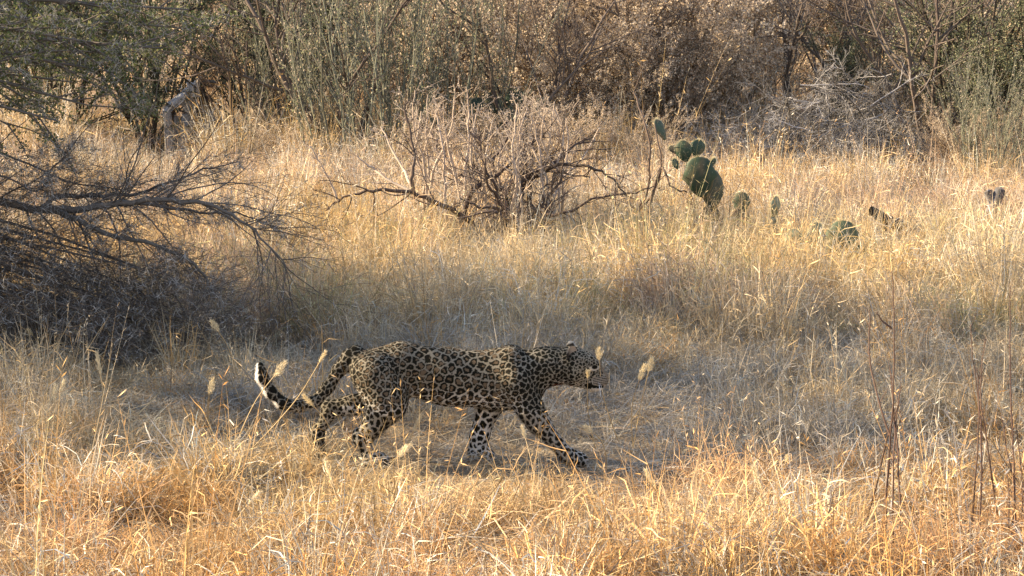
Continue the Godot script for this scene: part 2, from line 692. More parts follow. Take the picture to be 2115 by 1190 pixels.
func make_leopard() -> void:
	rng.seed = 4242
	field.resize(nx * ny * nz)
	skeleton()
	# surface nets
	var id := PackedInt32Array()
	id.resize(field.size())
	id.fill(-1)
	var v := PackedVector3Array()
	var off := PackedInt32Array()
	for c in 8:
		off.append(((c & 1) * ny + ((c >> 1) & 1)) * nz + ((c >> 2) & 1))
	var edges := [[0, 1], [2, 3], [4, 5], [6, 7], [0, 2], [1, 3], [4, 6], [5, 7], [0, 4], [1, 5], [2, 6], [3, 7]]
	var fv := PackedFloat32Array()
	fv.resize(8)
	for i in nx - 1:
		for j in ny - 1:
			var row := (i * ny + j) * nz
			for k in nz - 1:
				var at := row + k
				var inside := 0
				for c in 8:
					if field[at + off[c]] > 1.0:
						inside += 1
				if inside == 0 or inside == 8:
					continue
				for c in 8:
					fv[c] = -log(maxf(field[at + off[c]], 0.02))
				var sum := Vector3.ZERO
				var cnt := 0
				for e in edges:
					var a: int = e[0]
					var b: int = e[1]
					var fa := fv[a]
					var fb := fv[b]
					if (fa < 0.0) != (fb < 0.0):
						var t := fa / (fa - fb)
						sum += Vector3(lerpf(a & 1, b & 1, t), lerpf((a >> 1) & 1, (b >> 1) & 1, t), lerpf((a >> 2) & 1, (b >> 2) & 1, t))
						cnt += 1
				id[at] = v.size()
				v.append(lo + (Vector3(i, j, k) + sum / cnt) * CELL)
	var quads := PackedInt32Array()
	var step := [ny * nz, nz, 1]
	for i in range(1, nx - 1):
		for j in range(1, ny - 1):
			var row := (i * ny + j) * nz
			for k in range(1, nz - 1):
				var at := row + k
				if id[at] < 0:
					continue
				var s := field[at] > 1.0
				for ax in 3:
					if s == (field[at + step[ax]] > 1.0):
						continue
					var u: int = step[(ax + 1) % 3]
					var w: int = step[(ax + 2) % 3]
					var q := [id[at - u - w], id[at - w], id[at], id[at - u]]
					if s:
						q.reverse()
					quads.append_array(q)
	v = relax(v, quads, 1)
	# one split of every quad, then a last smoothing
	var mids := {}
	var fine := PackedInt32Array()
	for q in quads.size() / 4:
		var a := [quads[q * 4], quads[q * 4 + 1], quads[q * 4 + 2], quads[q * 4 + 3]]
		var e := [0, 0, 0, 0]
		for s in 4:
			var g: int = a[s]
			var h: int = a[(s + 1) % 4]
			var key := mini(g, h) * 1000000 + maxi(g, h)
			if not mids.has(key):
				mids[key] = v.size()
				v.append((v[g] + v[h]) * 0.5)
			e[s] = mids[key]
		var mid := v.size()
		v.append((v[a[0]] + v[a[1]] + v[a[2]] + v[a[3]]) * 0.25)
		for s in 4:
			fine.append_array([a[s], e[s], mid, e[(s + 3) % 4]])
	v = relax(v, fine, 2)
	var kit := Kit.new()
	kit.v = v
	kit.n.resize(v.size())
	for q in fine.size() / 4:
		var a := fine[q * 4]
		var b := fine[q * 4 + 1]
		var c := fine[q * 4 + 2]
		var d := fine[q * 4 + 3]
		var nn := (v[d] - v[b]).cross(v[c] - v[a])
		for g in [a, b, c, d]:
			kit.n[g] += nn
		kit.ix.append_array([a, b, c, a, c, d])
	for i in v.size():
		kit.n[i] = kit.n[i].normalized()
	kit.c = coat(kit.v, kit.n)
	var root := thing("leopard", "spotted leopard walking to the right through the grass, tail curled up", "leopard", onto(Vector3(-0.184, 0, 0)))
	for s in [-1.0, 1.0]:
		add_ear(kit, Vector3(0.499, 0.579, 0) + Vector3(0, 0, 0.058 * s), s)
	part("body", kit, M.fur, root)
	# short fur lying back and down along the body
	var hair := Kit.new()
	for h in 110000:
		var i := rng.randi() % v.size()
		var nn := kit.n[i]
		var flow := Vector3(-0.9, -0.45, 0)
		if v[i].x < -0.71 and v[i].y < 0.62:
			flow = Vector3(-0.6, -0.5, 0)
		elif v[i].y < 0.3:
			flow = Vector3(-0.2, -1, 0)
		elif v[i].x > 0.58:
			flow = Vector3(-1, 0.1, 0)
		flow = (flow - nn * flow.dot(nn) + rv() * 0.35).normalized()
		var lift := rf(0.2, 0.5)
		var long := rf(0.006, 0.011)
		if v[i].x > 0.5:
			long *= 0.6
		elif kit.n[i].y < -0.4 or v[i].x < -0.98:
			long *= 1.5
		var d := (flow + nn * lift).normalized() * long
		var side := d.cross(nn).normalized() * rf(0.0006, 0.001)
		var f := shade(kit.c[i], rf(0.8, 1.2))
		var a := hair.vert(v[i] - side, nn, f)
		hair.vert(v[i] + side, nn, f)
		hair.vert(v[i] + d, nn, f)
		hair.ix.append_array([a, a + 2, a + 1])
	part("fur", hair, M.fur, root, "stuff")
	# eyes, nose, whiskers
	for s in [-1.0, 1.0]:
		var k := Kit.new()
		ball(k, Vector3(0.613, 0.524, 0) + Vector3(0, 0, 0.034 * s), Vector3(0.0085, 0.0085, 0.0085), Color(0.28, 0.2, 0.06), Vector3(0.55, 0.05, 0.83 * s).normalized(), Color(0.005, 0.005, 0.005))
		part("eye", k, M.eye, root)
	var k := Kit.new()
	ball(k, Vector3(0.665, 0.446, 0), Vector3(0.009, 0.011, 0.017), Color(0.035, 0.02, 0.018), Vector3.UP, Color(0.035, 0.02, 0.018))
	part("nose", k, M.eye, root)
	k = Kit.new()
	for s in [-1.0, 1.0]:
		for w in 7:
			var a: Vector3 = Vector3(0.634, 0.441, 0) + Vector3(rf(-0.012, 0.004), rf(-0.012, 0.008), 0.036 * s)
			var d := Vector3(rf(-0.3, 0.5), rf(-0.5, 0.1), s).normalized()
			var pts := PackedVector3Array([a])
			for i in 4:
				d = (d + Vector3(-0.05, -0.14, 0)).normalized()
				pts.append(pts[i] + d * rf(0.018, 0.03))
			k.tube(pts, 0.0007, 0.0002, 3, Color(0.8, 0.8, 0.78))
	part("whiskers", k, M.fur, root, "stuff")
	print("leopard verts ", v.size())


func ball(k: Kit, at: Vector3, r: Vector3, col: Color, look: Vector3, dark: Color) -> void:
	var first := k.v.size()
	for i in 9:
		for j in 12:
			var t := PI * i / 8.0
			var a := TAU * j / 12.0
			var d := Vector3(sin(t) * cos(a), cos(t), sin(t) * sin(a))
			k.vert(at + d * r, d, dark if d.dot(look) > 0.9 else col)
	for i in 8:
		for j in 12:
			var a := first + i * 12 + j
			var b := first + i * 12 + (j + 1) % 12
			k.ix.append_array([a, a + 12, b, b, a + 12, b + 12])


func relax(v: PackedVector3Array, quads: PackedInt32Array, times: int) -> PackedVector3Array:
	var out := v
	for pass_ in times:
		var sum := PackedVector3Array()
		sum.resize(v.size())
		var cnt := PackedInt32Array()
		cnt.resize(v.size())
		for q in quads.size() / 4:
			var a := quads[q * 4]
			var b := quads[q * 4 + 1]
			var c := quads[q * 4 + 2]
			var d := quads[q * 4 + 3]
			sum[a] += out[b] + out[d]
			sum[b] += out[a] + out[c]
			sum[c] += out[b] + out[d]
			sum[d] += out[a] + out[c]
			cnt[a] += 2
			cnt[b] += 2
			cnt[c] += 2
			cnt[d] += 2
		var next := PackedVector3Array()
		next.resize(v.size())
		for i in v.size():
			next[i] = out[i].lerp(sum[i] / maxi(cnt[i], 1), 0.5)
		out = next
	return out


func coat(v: PackedVector3Array, n: PackedVector3Array) -> PackedColorArray:
	# dark rosettes round points thrown on the skin, with a net of pale fur between them
	var bins := {}
	var pts := PackedVector3Array()
	var gap := PackedFloat32Array()
	const B := 0.05
	for tries in 60000:
		var p := v[rng.randi() % v.size()]
		var s := spacing(p)
		var cx := int((p.x + 2.0) / B)
		var cy := int((p.y + 2.0) / B)
		var cz := int((p.z + 2.0) / B)
		var ok := true
		for dx in [-1, 0, 1]:
			for dy in [-1, 0, 1]:
				for dz in [-1, 0, 1]:
					if not ok:
						continue
					for q in bins.get((cx + dx) * 40000 + (cy + dy) * 200 + cz + dz, []):
						if pts[q].distance_squared_to(p) < s * s:
							ok = false
							break
		if ok:
			var key := cx * 40000 + cy * 200 + cz
			if not bins.has(key):
				bins[key] = []
			bins[key].append(pts.size())
			pts.append(p)
			gap.append(s)
	var out := PackedColorArray()
	out.resize(v.size())
	var wob := FastNoiseLite.new()
	wob.frequency = 30.0
	wob.seed = 11
	var tone := FastNoiseLite.new()
	tone.frequency = 3.0
	var black := Color(0.014, 0.012, 0.011)
	for i in v.size():
		var p := v[i]
		var w := p + Vector3(wob.get_noise_3d(p.x, p.y, p.z), wob.get_noise_3d(p.x + 5.0, p.y, p.z), wob.get_noise_3d(p.x, p.y + 5.0, p.z)) * 0.012
		var cx := int((p.x + 2.0) / B)
		var cy := int((p.y + 2.0) / B)
		var cz := int((p.z + 2.0) / B)
		var f1 := 9.0
		var f2 := 9.0
		var g := 0.04
		for dx in [-1, 0, 1]:
			for dy in [-1, 0, 1]:
				for dz in [-1, 0, 1]:
					var list = bins.get((cx + dx) * 40000 + (cy + dy) * 200 + cz + dz)
					if list == null:
						continue
					for q in list:
						var d := pts[q].distance_squared_to(w)
						if d < f1:
							f2 = f1
							f1 = d
							g = gap[q]
						elif d < f2:
							f2 = d
		f1 = sqrt(f1)
		f2 = sqrt(f2)
		var e := (f2 - f1) / g
		var under := clampf(-n[i].y * 1.2 + 0.15 - (p.y - 0.36) * 5.0, 0, 1) # pale belly and inner legs
		if p.x < -0.71 and p.y < 0.62:
			under = clampf(-n[i].y * 0.8, 0, 1) if p.x > -0.98 else clampf(-n[i].x * 1.6 - 0.1, 0, 1)
		elif p.y < 0.3:
			under = clampf(0.45 - n[i].z * signf(p.z) * 0.6 + (0.3 - p.y), 0.15, 0.8)
		elif p.x > 0.5 and p.y < 0.46 and p.y > 0.3:
			under = clampf((0.46 - p.y) * 14.0, 0, 1)
		var ground := Color(0.205, 0.185, 0.145).lerp(Color(0.60, 0.58, 0.54), under)
		ground = shade(ground, 1.0 + tone.get_noise_3d(p.x, p.y, p.z) * 0.25)
		var net := 0.205 if p.y > 0.3 else 0.33
		var tail_end := p.x < -0.98 and p.y < 0.62
		if p.x > 0.5 and p.y > 0.3:
			net = 0.37
		net += wob.get_noise_3d(p.x * 0.6, p.y * 0.6 + 9.0, p.z * 0.6) * 0.16
		if tail_end:
			net = 0.16
		if tail_end and under + wob.get_noise_3d(p.x * 0.7, p.y * 0.7, p.z * 0.7) * 0.35 > 0.62:
			out[i] = Color(0.70, 0.69, 0.66)
			continue
		if p.x > 0.60 and p.y < 0.425 and p.y > 0.38:
			net = 0.5 # the muzzle is finely marked
		if p.x > 0.5 and p.y < 0.405 and p.y > 0.3:
			net = 0.7
		var c := black
		if e < net:
			c = ground
		elif p.y > 0.33 and p.x > -0.62 and p.x < 0.36 and g > 0.026 and f1 < g * (0.27 + wob.get_noise_3d(p.x * 0.5 + 30.0, p.y * 0.5, p.z * 0.5) * 0.35):
			c = Color(0.125, 0.092, 0.06) # the rosette's tawny centre
		# the face: dark eye rims with a pale patch below, plain nose bridge, black lips and whisker rows, white chin
		if p.x > 0.56 and p.y > 0.38:
			var ex := (p.x - 0.6135) / 0.0155
			var ey := (p.y - 0.527) / 0.0105
			var er := sqrt(ex * ex + ey * ey)
			if er < 1.0 and absf(p.z) > 0.015:
				c = black
			elif er < 1.8 and ey < 0.4 and absf(p.z) > 0.02:
				c = Color(0.40, 0.37, 0.31)
			elif n[i].x > 0.25 and n[i].y > 0.1 and p.x > 0.60 and absf(p.z) < 0.03:
				c = Color(0.17, 0.135, 0.095)
			elif p.x > 0.605 and p.y > 0.425 and p.y < 0.475:
				c = Color(0.045, 0.04, 0.035) if fmod(p.y * 100.0 + p.x * 30.0, 1.2) < 0.42 else Color(0.20, 0.175, 0.14)
			if absf(p.y - 0.419 - (0.64 - p.x) * 0.12) < 0.0075 and p.x > 0.58 and p.x < 0.66:
				c = black
			if Vector2((p.x - 0.585) / 0.022, (p.y - 0.428) / 0.017).length() < 1.0:
				c = black
			if p.x > 0.60 and p.y < 0.412:
				c = Color(0.55, 0.54, 0.51)
		if p.x > 0.40 and p.x < 0.5 and p.y < 0.435 and p.y > 0.39 and n[i].y < 0.1 and wob.get_noise_3d(p.x * 0.4, p.y * 0.4, p.z * 0.4) > 0.05:
			c = c.lerp(Color(0.16, 0.04, 0.015), 0.6) # reddish stain under the throat
		out[i] = c
	return out


func add_ear(kit: Kit, at: Vector3, s: float) -> void:
	# a rounded cup, dark behind with a pale patch, cream inside
	var up := Vector3(-0.2, 0.9, 0.36 * s).normalized()
	var face := Vector3(0.62, 0.0, 0.78 * s).normalized()
	var side := up.cross(face).normalized()
	for layer in 2:
		var first := kit.v.size()
		for i in 9:
			var h := i / 8.0
			var wide := 0.042 * sqrt(maxf(1.0 - pow(maxf(h - 0.25, 0.0) / 0.75, 2.0), 0.002)) * (0.85 + 0.15 * h)
			for j in 9:
				var q := (j - 4) / 4.0
				var p := at + up * (h * 0.078 - 0.012) + side * wide * q - face * (0.016 * (1.0 - q * q) * (1.0 - h * 0.6)) + face * (0.006 if layer == 1 else 0.0) * (1.0 - absf(q)) * (1.0 - h)
				var nn := (side * q * 0.8 - face).normalized() * (1.0 if layer == 0 else -1.0)
				var col := Color(0.03, 0.025, 0.02)
				if layer == 1:
					col = Color(0.27, 0.235, 0.195).lerp(Color(0.10, 0.08, 0.065), clampf(1.15 - absf(q + 0.25 * s) * 1.3 - h * 0.5, 0, 1))
					if q * s < -0.35 and h < 0.7:
						col = Color(0.03, 0.025, 0.02)
				elif h > 0.8 or absf(q) > 0.88:
					col = Color(0.46, 0.43, 0.38)
				kit.vert(p, nn, col)
		for i in 8:
			for j in 8:
				var a := first + i * 9 + j
				if layer == 1:
					kit.ix.append_array([a, a + 9, a + 1, a + 1, a + 9, a + 10])
				else:
					kit.ix.append_array([a, a + 1, a + 9, a + 1, a + 10, a + 9])


# ---------------------------------------------------------------- shrubs and trees
func shrub(called: String, label: String, seed_: int, stems: int, tall: float, P: Dictionary, leaf: Dictionary, group: String) -> Node3D:
	rng.seed = seed_
	spots = []
	var root := thing(called, label, "shrub", Vector3.ZERO, group)
	var tint: Color = P.col
	for s in stems:
		var a := TAU * s / stems + rf(-0.3, 0.3)
		var out := Vector3(cos(a), 0, sin(a))
		var k := Kit.new()
		P.col = shade(tint, rf(0.7, 1.3))
		grow(k, out * rf(0.03, P.foot), Vector3.UP + out * rf(0.1, P.spread), tall * rf(0.7, 1.08), P.r * rf(0.7, 1.25), 0, P)
		part("stem", k, M.wood, root)
	P.col = tint
	if leaf:
		var k := Kit.new()
		leaves(k, leaf.per, leaf.size, leaf.fuzz, leaf.cols, leaf.get("aspect", 0.5), leaf.get("droop", 0.0))
		part("foliage", k, M.leaf, root, "stuff")
	return root


func make_bush_line() -> void:
	var brownP := {"seg": 0.16, "wig": 0.16, "lift": 0.25, "kids": [7, 6, 3], "from": 0.06, "angle": 0.62, "ratio": 0.5, "leaf_level": 1, "col": Color(0.22, 0.17, 0.125), "foot": 0.25, "spread": 0.75, "r": 0.016}
	var tan := [Color(0.66, 0.53, 0.38), Color(0.74, 0.63, 0.48), Color(0.50, 0.39, 0.28), Color(0.70, 0.61, 0.47)]
	var olive := [Color(0.27, 0.29, 0.16), Color(0.34, 0.35, 0.20), Color(0.44, 0.41, 0.27), Color(0.21, 0.24, 0.13)]
	var dark := [Color(0.08, 0.105, 0.058), Color(0.11, 0.13, 0.075), Color(0.065, 0.085, 0.052), Color(0.16, 0.17, 0.11)]
	var grey := [Color(0.44, 0.38, 0.31), Color(0.50, 0.42, 0.33), Color(0.33, 0.28, 0.21), Color(0.52, 0.42, 0.31)]
	var gb := "dry brown shrubs along the back of the clearing"
	var gg := "green shrubs along the back of the clearing"
	var browns := [
		[Vector3(0.387, 0, -14), 0.3, 1.0, "brown dry-leaved shrub right behind the bare branching shrub"],
		[Vector3(1.311, 0, -15.5), 2.1, 1.1, "tall tan shrub between the bare shrub and the grey brush pile"],
		[Vector3(2.02, 0, -14.8), 4.0, 1.0, "tan leafy shrub just left of the grey brush pile"],
		[Vector3(3.167, 0, -17), 5.2, 1.12, "taller brown shrub rising behind the middle of the grey brush pile"],
		[Vector3(4.331, 0, -18.5), 1.2, 1.15, "faded brown shrub far behind the olive bush and brush pile"],
		[Vector3(-0.394, 0, -16.5), 3.1, 1.1, "tan shrub behind the green-stemmed thicket's right edge"],
		[Vector3(-2.568, 0, -18), 0.9, 1.1, "pale brown shrub glowing behind the dark green bush"],
		[Vector3(4.976, 0, -17.5), 3.6, 1.1, "brown shrub behind the dark bare trunks at right"],
		[Vector3(0.906, 0, -13.6), 2.9, 0.62, "low tan shrub in the grass just right of the bare shrub's top"],
		[Vector3(1.653, 0, -13.8), 0.4, 0.7, "low tan shrub behind the curved bare sapling"],
		[Vector3(2.412, 0, -15.2), 1.7, 0.8, "brown shrub behind the left end of the brush pile"],
		[Vector3(4.723, 0, -14.4), 5.0, 0.6, "low brown shrub at the right end of the brush pile"],
		[Vector3(-1.15, 0, -16.4), 2.2, 1.05, "tan shrub glowing between the two green-stemmed thickets"],
		[Vector3(-3.493, 0, -17.5), 4.6, 1.05, "tan shrub behind the broken stump and dark bare tree"]]
	var first := shrub("brown_shrub", browns[0][3], 21, 14, 2.4, brownP, {"per": 50.0, "size": 0.034, "fuzz": 0.02, "cols": tan, "aspect": 0.6, "droop": 0.4}, gb)
	var second := shrub("brown_shrub", browns[1][3], 22, 13, 2.5, brownP, {"per": 46.0, "size": 0.036, "fuzz": 0.022, "cols": tan + grey, "aspect": 0.6, "droop": 0.4}, gb)
	for i in browns.size():
		var b: Array = browns[i]
		var o: Node3D = [first, second][i] if i < 2 else copy([first, second][i % 2], Vector3.ZERO, 0, 1, b[3])
		o.position = onto(b[0])
		o.rotation.y = b[1]
		o.scale = Vector3.ONE * b[2]
	for i in 8:
		var x: float = [1150, 1290, 1400, 1975, 2095, 940, 680, 550][i]
		var d := rf(23.2, 25.4)
		copy([first, second][i % 2], onto(Vector3((x + rf(-40, 40) - 1057.5) / 4846.0 * d, 0, 12.0 - d)), rf(0, TAU), rf(0.2, 0.34), ["small dry scrub behind the right branches of the bare shrub", "small dry scrub just behind the curved sapling's tips", "small dry scrub behind the top pads of the large prickly pear", "small dry scrub between brush pile and green stems at right", "small dry scrub in front of the green stems at the right edge", "small dry scrub behind the bare shrub's upright left twigs", "small dry scrub at the foot of the green-stemmed thicket", "small dry scrub right of the broken stump"][i]).set_meta("group", "small dry scrubs along the edge of the bushes")
	# fine-leaved green shrubs
	var greenP := {"seg": 0.16, "wig": 0.14, "lift": 0.3, "kids": [8, 6, 3], "from": 0.08, "angle": 0.6, "ratio": 0.48, "leaf_level": 1, "col": Color(0.075, 0.06, 0.045), "foot": 0.2, "spread": 0.7, "r": 0.02}
	var greens := [
		[Vector3(-2.652, 0, -14), 0.4, 1.0, "dark green bush with upright stems behind the broken stump"],
		[Vector3(-4.116, 0, -14.5), 1.9, 1.1, "dark green bush half hidden behind the thorny crown"],
		[Vector3(-5.257, 0, -14.5), 3.0, 1.15, "dark bush at the left edge behind the thorny crown"],
		[Vector3(3.872, 0, -14.5), 4.2, 0.62, "low olive bush on top of and behind the grey brush pile"],
		[Vector3(5.037, 0, -13), 5.5, 1.05, "bright green tree-like shrub at the upper right edge"],
		[Vector3(5.489, 0, -12.5), 0.7, 0.9, "green shrub cut off by the right edge"]]
	var g1 := shrub("green_shrub", greens[0][3], 31, 10, 2.4, greenP, {"per": 60.0, "size": 0.032, "fuzz": 0.022, "cols": dark, "aspect": 0.45}, gg)
	var g2 := shrub("olive_shrub", greens[3][3], 32, 10, 2.3, greenP, {"per": 55.0, "size": 0.03, "fuzz": 0.025, "cols": olive + dark, "aspect": 0.45}, gg)
	for i in greens.size():
		var b: Array = greens[i]
		var o: Node3D = g1 if i == 0 else (g2 if i == 3 else copy(g1 if i < 3 else g2, Vector3.ZERO, 0, 1, b[3]))
		o.position = onto(b[0])
		o.rotation.y = b[1]
		o.scale = Vector3.ONE * b[2]
	# thickets of upright green stems
	var stemP := {"seg": 0.16, "wig": 0.12, "lift": 0.4, "kids": [7, 3], "from": 0.15, "angle": 0.45, "ratio": 0.36, "leaf_level": 0, "col": Color(0.16, 0.165, 0.125), "foot": 0.65, "spread": 0.36, "r": 0.0105}
	var gs := "thickets of upright green stems"
	var t1 := shrub("stem_thicket", "thicket of upright grey-green stems right of the broken stump", 41, 34, 2.3, stemP, {"per": 13.0, "size": 0.03, "fuzz": 0.02, "cols": grey + olive, "aspect": 0.5}, gs)
	t1.position = onto(Vector3(-1.482, 0, -12.3))
	copy(t1, onto(Vector3(-0.782, 0, -13)), 2.0, 1.0, "second green-stemmed thicket, behind the bare branching shrub's left side")
	copy(t1, onto(Vector3(4.769, 0, -11.2)), 4.1, 0.55, "low thicket of green stems in pale grass at the right edge")
	copy(t1, onto(Vector3(-2.322, 0, -13.3)), 3.0, 0.75, "shaded stem thicket between broken stump and dark green bush")
	# bare dark trees
	var bareP := {"seg": 0.2, "wig": 0.2, "lift": 0.1, "kids": [6, 5, 3], "from": 0.3, "angle": 0.7, "ratio": 0.5, "leaf_level": 2, "col": Color(0.10, 0.082, 0.07), "foot": 0.12, "spread": 0.6, "r": 0.035}
	var gt := "bare dark small trees among the shrubs"
	var bare := shrub("bare_tree", "bare dark tree with crooked limbs at the upper right", 51, 5, 2.6, bareP, {}, gt)
	bare.set_meta("category", "tree")
	bare.position = onto(Vector3(4.473, 0, -13))
	for b in [[Vector3(3.336, 0, -15), 1.0, 0.95, "bare dark tree behind the left end of the brush pile"], [Vector3(0.115, 0, -13), 2.3, 0.8, "bare crooked tree arching over the dark cactus"], [Vector3(0.375, 0, -15.1), 4.4, 1.1, "dark tree trunk among the brown shrubs"], [Vector3(-1.811, 0, -12.7), 5.0, 1.1, "dark shaggy trunk standing in the green-stemmed thicket"], [Vector3(1.481, 0, -14.5), 0.2, 0.9, "bare twiggy tree among the tan shrubs"], [Vector3(-2.858, 0, -13), 3.3, 0.62, "dark bare tree right behind the broken stump"]]:
		copy(bare, onto(b[0]), b[1], b[2], b[3])
	# the bush goes on behind
	rng.seed = 88
	var far := Node3D.new()
	far.name = "distant_bushland"
	add_child(far, true)
	tag(far, "mass of brown and olive bush behind the nearer shrubs", "bushland", "", "stuff")
	for m in 2:
		rng.seed = 60 + m
		spots = []
		var k := Kit.new()
		var P: Dictionary = (brownP if m == 0 else greenP).duplicate()
		P.kids = [6, 4, 2]
		P.r = 0.022
		for s in 9:
			var a := TAU * s / 9.0
			var out := Vector3(cos(a), 0, sin(a))
			grow(k, out * 0.2, Vector3.UP + out * rf(0.2, 0.9), rf(1.8, 2.6), 0.022, 0, P)
		leaves(k, 34.0, 0.05, 0.08, tan if m == 0 else olive, 0.6, 0.3)
		var mm := MultiMesh.new()
		mm.transform_format = MultiMesh.TRANSFORM_3D
		mm.use_colors = true
		mm.mesh = k.mesh()
		var at := []
		var z := -22.0
		while z > -75.0:
			var h := half(z) + 4.0
			var x := -h
			while x < h:
				var p := onto(Vector3(x + rf(-0.8, 0.8), 0, z + rf(-1, 1)))
				if rng.randf() < (0.75 if m == 0 else 0.35):
					at.append(Transform3D(Basis(Vector3.UP, rf(0, TAU)).scaled(Vector3.ONE * rf(0.8, 1.3)), p))
				x += 2.4 - z * 0.02
			z -= 4.5
		mm.instance_count = at.size()
		for i in at.size():
			mm.set_instance_transform(i, at[i])
			mm.set_instance_color(i, Color.WHITE * rf(0.8, 1.15))
		var o := MultiMeshInstance3D.new()
		o.name = "bushes"
		o.multimesh = mm
		o.material_override = M.leaf
		o.set_meta("kind", "stuff")
		far.add_child(o, true)


func make_acacia() -> void:
	rng.seed = 909
	spots = []
	var at := onto(Vector3(-6.4, 0, -2.6))
	var root := thing("thorn_acacia", "thorny acacia at left, low dark branches sweeping over the grass", "tree", at)
	var bark := Color(0.125, 0.11, 0.097)
	var k := Kit.new()
	k.tube(smooth_path([Vector3(0, -0.1, 0), Vector3(0.08, 0.5, 0.05), Vector3(-0.05, 1.1, 0), Vector3(0.1, 1.8, -0.1)]), 0.17, 0.11, 9, bark)
	part("trunk", k, M.oldwood, root)
	var lowP := {"seg": 0.06, "wig": 0.16, "lift": -0.1, "kids": [44, 8, 2], "from": 0.08, "angle": 0.7, "ratio": 0.58, "ratio0": 0.16, "thin": 0.72, "leaf_level": 2, "col": bark, "flat": 0.7}
	var paths := [
		[Vector3(-6.3, 1.15, -2.65), Vector3(-4.577, 0.73, -3.6), Vector3(-3.558, 0.941, -3.3), Vector3(-3.03, 0.904, -3.2), Vector3(-2.695, 0.937, -3.1), Vector3(-2.364, 0.991, -3), Vector3(-2.052, 0.982, -3), Vector3(-1.804, 0.897, -3), Vector3(-1.609, 0.77, -2.9), Vector3(-1.446, 0.597, -2.8)],
		[Vector3(-3.093, 0.904, -3.2), Vector3(-2.983, 0.983, -3.3), Vector3(-2.747, 0.97, -3.4), Vector3(-2.538, 0.973, -3.5), Vector3(-2.279, 1.038, -3.5), Vector3(-2.064, 1.123, -3.6), Vector3(-1.804, 1.172, -3.6)],
		[Vector3(-2.998, 0.904, -3.2), Vector3(-2.805, 0.865, -3), Vector3(-2.633, 0.801, -2.9), Vector3(-2.34, 0.753, -2.8), Vector3(-2.02, 0.629, -2.7), Vector3(-1.888, 0.474, -2.6), Vector3(-1.788, 0.275, -2.5)],
		[Vector3(-2.427, 0.988, -3), Vector3(-2.239, 0.917, -3.2), Vector3(-1.999, 0.871, -3.3), Vector3(-1.82, 0.857, -3.4), Vector3(-1.597, 0.776, -3.4)],
		[Vector3(-4.32, 0.987, -3.9), Vector3(-3.614, 1.253, -3.6), Vector3(-3.208, 1.167, -3.5), Vector3(-2.987, 1.064, -3.5), Vector3(-2.681, 1.025, -3.4), Vector3(-2.33, 0.986, -3.4)],
		[Vector3(-3.925, 0.975, -3), Vector3(-3.356, 1.164, -3), Vector3(-3.064, 1.054, -3), Vector3(-2.95, 1.211, -3), Vector3(-2.824, 1.325, -3.1)]]
	for i in paths.size():
		k = Kit.new()
		var local := []
		for p: Vector3 in paths[i]:
			local.append(p - at)
		limb(k, local, [0.036, 0.02, 0.022, 0.014, 0.01, 0.009][i], 0.003, lowP)
		part("branch", k, M.wood, root)
	# the dark tangle that hangs to the ground
	lowP.lift = -0.2
	lowP.kids = [36, 8, 2]
	lowP.ratio0 = 0.2
	for e in [Vector3(-2.161, 0.567, -2.6), Vector3(-1.932, 0.426, -2.7), Vector3(-2.062, 0.306, -2.5), Vector3(-2.776, 0.443, -2.6), Vector3(-2.379, 0.44, -2.8), Vector3(-1.929, 0.202, -2.4), Vector3(-2.559, 0.241, -2.2), Vector3(-3.018, 0.454, -2.9), Vector3(-2.496, 0.168, -2.9), Vector3(-2.288, 0.209, -3.2), Vector3(-2.908, 0.195, -3.1), Vector3(-2.104, 0.117, -3), Vector3(-3.182, 0.194, -2.6), Vector3(-2.36, 0.516, -3.1), Vector3(-2.276, 0.252, -2.3), Vector3(-2.487, 0.337, -2.5), Vector3(-2.657, 0.471, -2.8), Vector3(-1.857, 0.187, -2.8), Vector3(-2.817, 0.252, -2.3), Vector3(-2.302, 0.324, -3.1), Vector3(-3.054, 0.35, -2.6)]:
		k = Kit.new()
		var a: Vector3 = Vector3(-5.2, rf(0.5, 1.0), -3.4 + rf(-0.5, 0.5)) - at
		var b: Vector3 = e - at
		var m := a.lerp(b, 0.5) + Vector3(rf(-0.2, 0.2), rf(0.05, 0.25), rf(-0.2, 0.2))
		limb(k, [a, m, b], 0.017, 0.0035, lowP)
		part("branch", k, M.wood, root)
	var low := spots
	spots = []
	# crown
	var crownP := {"seg": 0.16, "wig": 0.13, "lift": -0.05, "kids": [9, 8, 4], "from": 0.25, "angle": 0.6, "ratio": 0.42, "leaf_level": 1, "col": shade(bark, 1.1)}
	for i in 31:
		k = Kit.new()
		var a := TAU * i / 26.0 + rf(-0.15, 0.15)
		var reach := rf(2.0, 3.0)
		var end := Vector3(cos(a) * reach * 1.32, rf(1.6, 5.2), sin(a) * reach * 0.85 - 0.2)
		if i >= 26:
			end = Vector3(end.x * 0.75, rf(4.0, 6.3), end.z * 0.9)
		var mid := Vector3(end.x * 0.45, end.y * 0.5 + rf(0.8, 1.3), end.z * 0.45)
		limb(k, [Vector3(0.05, 1.5, 0), mid, end], 0.06, 0.008, crownP)
		part("branch", k, M.wood, root)
	var tipP := crownP.duplicate()
	tipP.ratio = 0.2
	tipP.kids = [16, 8, 5]
	tipP.from = 0.35
	# limbs that reach into the picture at upper left
	for e in [Vector3(-2.219, 2.154, -4.2), Vector3(-2.348, 1.91, -3.9), Vector3(-2.629, 1.77, -3.6), Vector3(-2.814, 1.535, -3.7), Vector3(-2.948, 1.487, -3.2), Vector3(-2.716, 1.976, -3.4), Vector3(-3.064, 1.825, -2.9), Vector3(-2.648, 2.133, -4.6), Vector3(-3.107, 1.623, -4.6), Vector3(-3.392, 1.395, -3.8), Vector3(-3.113, 2.064, -3.5), Vector3(-2.27, 1.986, -4.8), Vector3(-2.67, 1.807, -4.9)]:
		k = Kit.new()
